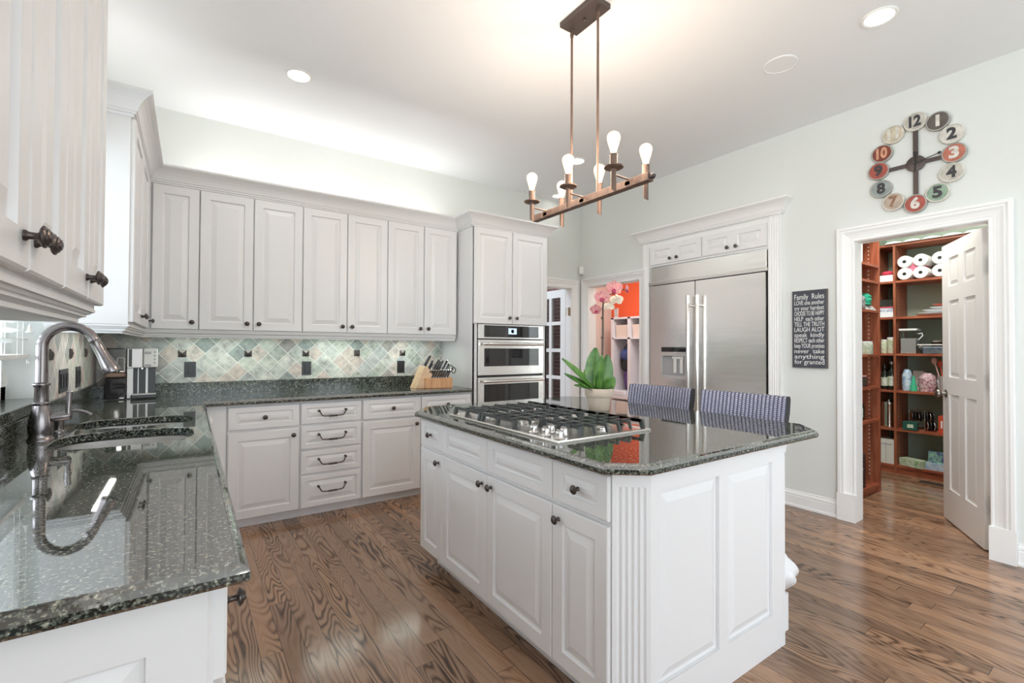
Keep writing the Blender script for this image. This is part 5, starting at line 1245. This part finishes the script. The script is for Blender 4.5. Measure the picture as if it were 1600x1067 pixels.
# ================= PANTRY =================
def pantry():
    PB = 5.945; ZS = [0.090, 0.458, 0.848, 1.225, 1.600, 1.970, 2.350]
    t = thing('pantry_shelving', 'cherry wood shelving on the far wall of the pantry', 'shelving', (PB, 1.0, 0))
    ys = [-0.25, 0.42, 1.085, 1.728, 1.888]; X1 = 6.292
    b = B()
    for y in ys: b.box(PB, X1, y-0.010, y+0.010, 0, 2.375)
    b.make('upright', 'cherry_side', t, world=True)
    for z in ZS:
        b = B(); b.box(PB+0.004, X1, ys[0], ys[-1], z-0.022, z); b.make('shelf', 'cherry', t, world=True)
    b = B(); b.box(PB+0.02, PB+0.035, ys[0], ys[-1], 0, 0.068); b.make('plinth', 'cherry', t, world=True)
    b = B()
    for y in (1.728, 1.085):
        for s in (-1, 1):
            for k in range(60):
                z = 0.14+0.036*k; yy = y+s*0.0105; b.box(PB+0.07, PB+0.078, min(yy, yy-s*0.001), max(yy, yy-s*0.001), z, z+0.008)
    b.make('peg_holes', 'paper_white', t, world=True)
    YP = 1.585; t2 = thing('pantry_shelving', 'cherry wood shelving at the left of the pantry doorway', 'shelving', (4.9, YP, 0))
    b = B()
    for x in (5.088, 4.30): b.box(x-0.010, x+0.010, YP, 1.897, 0, 2.375)
    b.make('upright', 'cherry_side', t2, world=True)
    Z2 = [0.075, 0.648, 0.940, 1.222, 1.612, 1.872, 2.016, 2.35]
    for z in Z2:
        b = B(); b.box(4.31, 5.078, YP+0.003, 1.897, z-0.022, z); b.make('shelf', 'cherry', t2, world=True)
    b = B(); b.box(4.31, 5.078, 1.886, 1.897, 0, 2.35); b.make('back_panel', 'cherry_side', t2, world=True)
    b = B(); b.box(4.31, 5.078, YP+0.02, YP+0.035, 0, 0.053); b.make('plinth', 'cherry', t2, world=True)
    b = B()
    for k in range(60):
        z = 0.14+0.036*k; b.box(5.0765, 5.078, YP+0.075, YP+0.083, z, z+0.008)
    b.make('peg_holes', 'paper_white', t2, world=True)

    def lone(b, name, m, loc, lab, cat, grp=None, **k): return tag(b.make(name, m, loc=loc, **k), lab, cat, grp)
    def bx(w, d, h): b = B(); b.box(-d/2, d/2, -w/2, w/2, 0.0005, h); return b
    def jar(loc, r, h, m, lab, lid='white_plastic', grp=None, cat='jar'):
        t = thing('jar', lab, cat, loc, 0, grp)
        b = B(); b.lathe([(r*0.95, 0.0005), (r, 0.006), (r, h*0.84), (r*0.86, h*0.88)], seg=18); b.make('body', m, t, smooth=True)
        b = B(); b.lathe([(r*0.92, h*0.88), (r*0.95, h*0.885), (r*0.95, h), (0, h)], seg=18); b.make('lid', lid, t, smooth=True)
    def bottle(loc, r, h, m, lab, label=None, cap='black_plastic', grp=None):
        t = thing('bottle', lab, 'bottle', loc, 0, grp)
        b = B(); b.lathe([(r*0.9, 0.0005), (r, 0.006), (r, h*0.58), (r*0.8, h*0.67), (r*0.36, h*0.76), (r*0.34, h*0.93)], seg=18); b.make('body', m, t, smooth=True)
        b = B(); b.lathe([(r*0.40, h*0.92), (r*0.40, h), (0, h)], seg=14); b.make('cap', cap, t, smooth=True)
        if label: b = B(); b.lathe([(r*1.02, h*0.14), (r*1.02, h*0.48)], seg=18); b.make('label', label, t, smooth=True)
    FX = PB+0.10
    A = 1.808     # centre of the narrow column
    # -- narrow column --
    for k in range(3): lone(bx(0.13, 0.16, 0.022), 'folded_cloth', 'paper_white', (FX, A, 1.970+0.0225*k), 'folded white linen in the narrow column, %s of three' % ('bottom', 'middle', 'top')[k], 'linen', 'folded white linen on the high narrow shelf')
    b = B(); b.sphere((0, 0, 0.025), 0.06, sc_=(0.9, 1.0, 0.45)); lone(b, 'folded_cloth', 'red_cloth', (FX, A, 2.038), 'crumpled red cloth on top of the white linen', 'cloth', smooth=True)
    lone(bx(0.135, 0.18, 0.055), 'storage_tub', 'porcelain', (FX, A, 1.600), 'white tub at the bottom of the narrow shelf stack', 'tub')
    lone(bx(0.125, 0.17, 0.040), 'printed_packet', 'blue_stuff', (FX, A, 1.656), 'blue and white printed packet on the white tub', 'packet')
    lone(bx(0.13, 0.17, 0.012), 'lidded_box', 'red_cloth', (FX, A, 1.697), 'thin dark red tray on the printed packet', 'tray')
    lone(bx(0.115, 0.15, 0.075), 'glass_container', 'smoke_plastic', (FX, A, 1.710), 'clear plastic container with dark contents, narrow shelf', 'container')
    jar((FX, 1.845, 1.225), 0.030, 0.145, 'jar_green', 'slim patterned jar on the narrow shelf, left one', 'white_plastic', 'jars in the narrow column')
    jar((FX-0.01, 1.779, 1.225), 0.039, 0.168, 'jar_green', 'wider pale green jar on the narrow shelf, right one', 'white_plastic', 'jars in the narrow column')
    bottle((FX, 1.843, 0.848), 0.031, 0.26, 'wine_glass_dark', 'dark bottle with a white label at the left of the narrow shelf', 'jar_label', 'black_plastic', 'dark bottles')
    bottle((FX-0.01, 1.778, 0.848), 0.037, 0.29, 'wine_glass_dark', 'wide dark wine bottle with a pale label', 'jar_label', 'silver_plastic', 'dark bottles')
    t3 = thing('steel_canister', 'shiny metal canister with a knob lid on the narrow shelf', 'canister', (FX, A, 0.458))
    b = B(); b.lathe([(0.062, 0.0005), (0.064, 0.01), (0.064, 0.235), (0.066, 0.24)], seg=24); b.make('body', 'polished_steel', t3, smooth=True)
    b = B(); b.lathe([(0.066, 0.24), (0.060, 0.262), (0.014, 0.268), (0.018, 0.285), (0, 0.288)], seg=24); b.make('lid', 'polished_steel', t3, smooth=True)
    t3 = thing('small_carton', 'pale cream carton standing on the lowest narrow shelf', 'box', (FX, A, 0.090))
    bx(0.14, 0.18, 0.245).make('carton_body', 'carton', t3)
    b = B(); b.box(-0.092, -0.0905, -0.002, 0.002, 0.02, 0.22); b.box(-0.092, -0.0905, -0.05, 0.05, 0.195, 0.205); b.make('carton_print', 'grey_plastic', t3)
    # -- wide column --
    def roll_pack(y, n, lab):
        t = thing('paper_towel_pack', lab, 'paper towels', (PB+0.02, y, 1.970), 0, 'packs of white paper rolls')
        r = 0.062
        for c in range(n):
            for k in range(2):
                b = B(); b.lathe([(0.012, 0.0), (r*0.9, 0.0), (r, 0.008), (r, 0.20)], (0, -c*2.05*r, r+2.0*r*k+0.001), 'x', 22)
                o = b.make('paper_roll', 'paper_white', t, smooth=True)
                b = B(); b.lathe([(0.016, -0.002), (0.016, 0.001), (0.0, 0.001)], (0, -c*2.05*r, r+2.0*r*k+0.001), 'x', 14); b.make('roll_core', 'black_plastic', o)
        b = B(); b.box(0.03, 0.19, -(n-1)*2.05*r-r*0.5, r*0.5, 0.05, 0.2); b.make('wrapper_print', 'pack_pink', t)
    roll_pack(1.650, 2, 'pack of four white paper rolls at the left of the top pantry shelf')
    roll_pack(1.378, 2, 'pack of white paper rolls half hidden by the pantry door')
    for k, (w, h, m, z, l) in enumerate(((0.40, 0.020, 'porcelain', 0, 'wide white platter at the bottom of the stack'), (0.39, 0.014, 'porcelain', 0.024, 'white platter second in the stack'), (0.37, 0.022, 'porcelain', 0.041, 'white platter in the middle of the stack'), (0.30, 0.016, 'porcelain', 0.072, 'small white platter right under the orange one'), (0.30, 0.018, 'red_plate', 0.098, 'orange red platter on top of the white platters'))):
        b = B(); b.lathe([(w*0.32, 0), (w*0.42, h*0.3), (w*0.5, h), (w*0.485, h), (w*0.40, h*0.5), (0, h*0.3)], seg=32); 
        for v in b.bm.verts: v.co.x *= 0.62
        lone(b, 'platter', m, (PB+0.15, 1.40-(0.02*k), 1.6008+z), l, 'platter', 'stack of platters', smooth=True)
    t3 = thing('flour_canister', 'tall clear canister of white flour with a white lid', 'canister', (FX, 1.630, 1.225))
    b = B(); b.loft([[(-0.06, -0.062, 0.001), (0.06, -0.062, 0.001), (0.06, 0.062, 0.001), (-0.06, 0.062, 0.001)], [(-0.066, -0.068, 0.23), (0.066, -0.068, 0.23), (0.066, 0.068, 0.23), (-0.066, 0.068, 0.23)]]); b.make('clear_body', 'clear_glass', t3, bevel=0.01)
    b = B(); b.box(-0.058, 0.058, -0.060, 0.060, 0.004, 0.155); b.make('flour', 'flour', t3)
    b = B(); b.box(-0.070, 0.070, -0.073, 0.073, 0.231, 0.252); b.make('lid', 'white_plastic', t3, bevel=0.005)
    b = B(); b.tube([(0, -0.068, 0.20), (0, -0.095, 0.205), (0, -0.10, 0.18), (0, -0.068, 0.14)], 0.006, 8); b.make('handle', 'white_plastic', t3)
    t3 = thing('plastic_tub', 'clear plastic tub with a white rim holding packets', 'tub', (FX, 1.398, 1.225))
    b = B(); b.loft([[(-0.07, -0.12, 0.001), (0.07, -0.12, 0.001), (0.07, 0.12, 0.001), (-0.07, 0.12, 0.001)], [(-0.085, -0.15, 0.085), (0.085, -0.15, 0.085), (0.085, 0.15, 0.085), (-0.085, 0.15, 0.085)]], cap=False); b.make('tub_wall', 'clear_glass', t3)
    b = B(); b.box(-0.06, 0.06, -0.11, 0.115, 0.004, 0.07); b.make('packets', 'box_blue', t3)
    b = B(); b.tube([(-0.085, -0.15, 0.088), (0.085, -0.15, 0.088), (0.085, 0.15, 0.088), (-0.085, 0.15, 0.088)], 0.006, 6, closed=True); b.make('rim', 'white_plastic', t3)
    for y, l in ((1.46, 'left brown lidded jar behind the clear tub'), (1.36, 'right brown lidded jar behind the clear tub')): jar((PB+0.26, y, 1.225), 0.04, 0.135, 'soil', l, 'carton', 'brown jars behind the tub')
    def soft(w, h, d, m, loc, name, lab, cat, seed, top=0.5):
        r_ = random.Random(seed); b = B(); rings = []
        for k in range(8):
            q = k/7; s_ = (1-0.15*abs(q-0.4)) if q < 0.75 else 1-(q-0.75)*4*(1-top)
            ring = []
            for i in range(16):
                a = 2*PI*i/16; ring.append((d/2*math.cos(a)*s_*(1+0.1*r_.uniform(-1, 1)), w/2*math.sin(a)*s_*(1+0.12*r_.uniform(-1, 1)), 0.001+h*q))
            rings.append(ring)
        b.loft(rings); return lone(b, name, m, loc, lab, cat, smooth=True)
    soft(0.085, 0.215, 0.10, 'bag_ice', (FX, 1.655, 0.848), 'food_bag', 'blue and white bag at the left of the middle shelf', 'bag', 1)
    lone(bx(0.085, 0.05, 0.20), 'food_box', 'bin_fabric', (PB+0.20, 1.585, 0.848), 'pale pink box behind the green cone', 'box')
    b = B(); b.lathe([(0.030, 0.001), (0.028, 0.04), (0.012, 0.12), (0.006, 0.155), (0, 0.157)], seg=16); lone(b, 'decorating_bottle', 'green_cone', (FX-0.03, 1.595, 0.848), 'green cone shaped squeeze bottle on the middle shelf', 'bottle', smooth=True)
    lone(bx(0.09, 0.05, 0.17), 'food_box', 'bag_floral', (PB+0.22, 1.50, 0.848), 'patterned box behind the flowered bag', 'box')
    soft(0.14, 0.185, 0.12, 'bag_floral', (FX, 1.495, 0.848), 'gift_bag', 'pink flowered bag in the middle of the shelf', 'bag', 5, 0.35)
    bottle((FX+0.05, 1.425, 0.848), 0.022, 0.16, 'clear_bottle', 'clear bottle between the flowered bag and the utensils', None, 'silver_plastic')
    t3 = thing('utensil_jar', 'glass jar holding kitchen utensils beside the pantry door knob', 'utensil jar', (FX-0.02, 1.350, 0.848))
    b = B(); b.lathe([(0.048, 0.001), (0.05, 0.01), (0.05, 0.155), (0.052, 0.16)], seg=24); b.make('glass', 'silver_plastic', t3, smooth=True)
    for m, dx, dy, L, nm, lab in (('spoon_pink', 0.0, 0.085, 0.29, 'ladle', 'pink ladle leaning out of the utensil jar'), ('box_red', 0.01, 0.045, 0.26, 'spatula', 'red spatula in the utensil jar'), ('black_plastic', -0.01, -0.02, 0.29, 'spoon', 'black spoon in the utensil jar'), ('black_plastic', 0.02, 0.01, 0.30, 'slotted_spoon', 'black slotted spoon in the utensil jar')):
        b = B(); p = Vector((dx*0.3, dy*0.2, 0.02)); q = Vector((dx, dy, L)); b.tube([p, q], 0.005, 6); dq = (q-p).normalized(); b.sphere(q+dq*0.02, 0.026, 12, 8, (0.4, 0.85, 1.35)); lone(b, nm, m, (FX-0.02, 1.350, 0.848), lab, 'utensil', 'utensils in the glass jar', smooth=True)
    # rack with lids
    t3 = thing('lid_rack', 'wire rack holding round metal lids', 'rack', (FX+0.035, 1.56, 0.458))
    b = B()
    for y in (-0.05, 0.07):
        b.tube([(-0.07, y, 0.004), (-0.07, y, 0.20), (0.07, y, 0.20), (0.07, y, 0.004)], 0.003, 6, closed=True)
    b.tube([(-0.07, -0.05, 0.2), (-0.07, 0.07, 0.2)], 0.003, 6); b.make('wire_frame', 'polished_steel', t3)
    i = 0
    for y0, z0, n in ((1.635, 0.135, 4), (1.520, 0.140, 3), (1.515, 0.052, 3)):
        for k in range(n):
            b = B(); b.lathe([(0.046, 0), (0.048, 0.004), (0.030, 0.012), (0, 0.014)], (0, 0, 0), '-y', 20)
            o = lone(b, 'pan_lid', 'polished_steel' if (k+i) % 2 == 0 else 'black_plastic', (FX+0.015, y0-k*0.026, 0.458+z0), ['small round lid in the left upper row of the rack', 'small round lid in the right upper row of the rack', 'small round lid in the right lower row of the rack'][i], 'lid', ['lids left upper', 'lids right upper', 'lids right lower'][i], smooth=True)
            o.rotation_euler = (0, 0, math.radians(35))
        i += 1
    t3 = thing('green_tin', 'dark green rectangular tin with a pale label, in front of the lids', 'tin', (FX-0.072, 1.61, 0.458))
    bx(0.115, 0.06, 0.085).make('tin_body', 'tin_green', t3, bevel=0.003); b = B(); b.box(-0.032, -0.0305, -0.03, 0.02, 0.025, 0.06); b.make('label', 'jar_label', t3)
    for y, l in ((1.375, 'left of two upright red boxes'), (1.320, 'right of two upright red boxes, touching the door edge')):
        t3 = thing('red_box', l, 'box', (FX, y, 0.458), 0, 'red boxes on the pantry shelf')
        bx(0.048, 0.14, 0.165).make('box_body', 'box_red', t3); b = B(); b.box(-0.072, -0.0705, -0.006, 0.006, 0.05, 0.12); b.make('box_print', 'paper_white', t3)
    o = lone(bx(0.20, 0.10, 0.075), 'food_box', 'box_green', (PB+0.06, 1.60, 0.0903), 'green and white box jutting out of the lowest shelf', 'box'); o.rotation_euler = (0, 0, math.radians(-22))
    lone(bx(0.26, 0.12, 0.068), 'storage_box', 'box_blue', (FX, 1.375, 0.090), 'long light blue box on the lowest shelf', 'box')
    lone(bx(0.115, 0.09, 0.108), 'detergent_box', 'box_navy', (FX, 1.425, 0.1585), 'navy and green box standing on the light blue box', 'box')
    # papers on the very top shelf
    b = B()
    for k in range(5):
        y = 1.80-0.15*k; pts = [(0.0, 0), (0.03, 0.012), (0.075, 0.016), (0.12, 0.010), (0.145, 0.0)]
        b.loft([[(-0.02, y-p, 0.004+z*1.2) for p, z in pts]+[(-0.02, y-p, 0.002) for p, z in pts[::-1]], [(0.25, y-p, 0.004+z*1.2) for p, z in pts]+[(0.25, y-p, 0.002) for p, z in pts[::-1]]])
    b.shift((PB, 0, 2.350)); lone(b, 'paper_sheets', 'paper_white', (PB, 1.5, 2.35), 'curling white sheets lying along the very top pantry shelf', 'paper', world=True)
    # -- left unit --
    LX = 4.80
    lone(bx(0.20, 0.05, 0.21), 'tall_book', 'book_green', (4.735, YP+0.13, 2.016), 'dark green patterned book standing on the high left shelf', 'book')
    lone(bx(0.20, 0.022, 0.24), 'tall_book', 'flour', (4.790, YP+0.13, 2.016), 'cream backed book beside the dark green one', 'book')
    soft(0.10, 0.11, 0.24, 'bag_print', (4.76, YP+0.06, 1.628), 'snack_bag', 'crumpled black and white printed bag on the left shelf', 'bag', 3, 0.6)
    soft(0.09, 0.10, 0.17, 'bag_teal', (4.93, YP+0.06, 1.66), 'snack_bag', 'bright teal bag lying on the left shelf', 'bag', 9, 0.5)
    b = B(); b.loft([[(-0.15, -0.06, 0.001), (0.17, -0.08, 0.001), (0.17, 0.08, 0.001), (-0.15, 0.08, 0.001)], [(-0.14, -0.05, 0.03), (0.15, -0.05, 0.045), (0.15, 0.07, 0.04), (-0.14, 0.07, 0.035)]]); lone(b, 'plastic_bag', 'bag_print', (4.86, YP+0.085, 1.612), 'flat white printed bag under the teal one', 'bag')
    jar((4.75, YP+0.07, 1.222), 0.050, 0.145, 'jar_green', 'green label jar at the left of the left unit shelf', 'silver_plastic', 'jars on the left unit')
    jar((4.90, YP+0.06, 1.222), 0.068, 0.115, 'jar_label', 'wide white jar with green label on the left unit', 'white_plastic', 'jars on the left unit')
    bottle((4.725, YP+0.07, 0.940), 0.032, 0.20, 'clear_bottle', 'tall clear bottle with pale label on the left unit', 'jar_label', 'silver_plastic')
    jar((4.85, YP+0.07, 0.940), 0.050, 0.100, 'soil', 'short dark jar with a pink lid on the left unit', 'petal')
    bottle((4.715, YP+0.06, 0.648), 0.030, 0.17, 'bottle_red', 'small red bottle on the left unit', None, 'box_navy')
    bottle((4.80, YP+0.07, 0.648), 0.036, 0.22, 'bottle_green', 'green soda bottle with a white label', 'jar_label', 'green_cone')
    bottle((4.87, YP+0.08, 0.648), 0.034, 0.20, 'wine_glass_dark', 'dark bottle next to the green soda bottle', None, 'green_cone')
    t3 = thing('wire_basket', 'black wire basket at the bottom of the left unit', 'basket', (4.70, YP+0.12, 0.075))
    b = B()
    for k in range(9):
        z = 0.01+0.034*k; b.tube([(-0.10, -0.10, z), (0.10, -0.10, z), (0.10, 0.10, z), (-0.10, 0.10, z)], 0.004, 6, closed=True)
    for k in range(8):
        x = -0.10+0.0285*k
        for y in (-0.10, 0.10): b.tube([(x, y, 0.01), (x, y, 0.28)], 0.003, 5)
        for s in (-0.10, 0.10): b.tube([(s, x, 0.01), (s, x, 0.28)], 0.003, 5)
    b.make('wire_mesh', 'black_plastic', t3)
    t3 = thing('wire_tray', 'small pale tray with orange fruit beside the wire basket', 'tray', (4.89, YP+0.14, 0.18))
    b = B(); b.lathe([(0.05, 0), (0.075, 0.012), (0.08, 0.04), (0.078, 0.04), (0.07, 0.014), (0, 0.006)], seg=24); b.lathe([(0.004, -0.105), (0.004, 0)], (0, 0, 0), 'z', 8); b.make('dish', 'bin_fabric', t3, smooth=True)
    b = B(); b.sphere((4.88, YP+0.13, 0.225), 0.036); lone(b, 'orange_fruit', 'yellow_fruit', (4.88, YP+0.13, 0.225), 'orange fruit lying in the small tray', 'fruit', world=True, smooth=True)
    t3 = thing('floor_vent', 'dark slotted floor vent in front of the far pantry shelves', 'floor vent', (5.80, 1.36, 0.0))
    b = B(); b.box(-0.05, 0.05, -0.16, 0.14, 0.0005, 0.004); b.make('vent_frame', 'vent_metal', t3)
    b = B()
    for k in range(14): b.box(-0.038, 0.038, -0.15+0.020*k, -0.142+0.020*k, 0.004, 0.006)
    b.make('slats', 'aged_iron', t3)
pantry()
for o in list(sc.objects):
    if o.type == 'LIGHT': o['kind'] = 'structure'
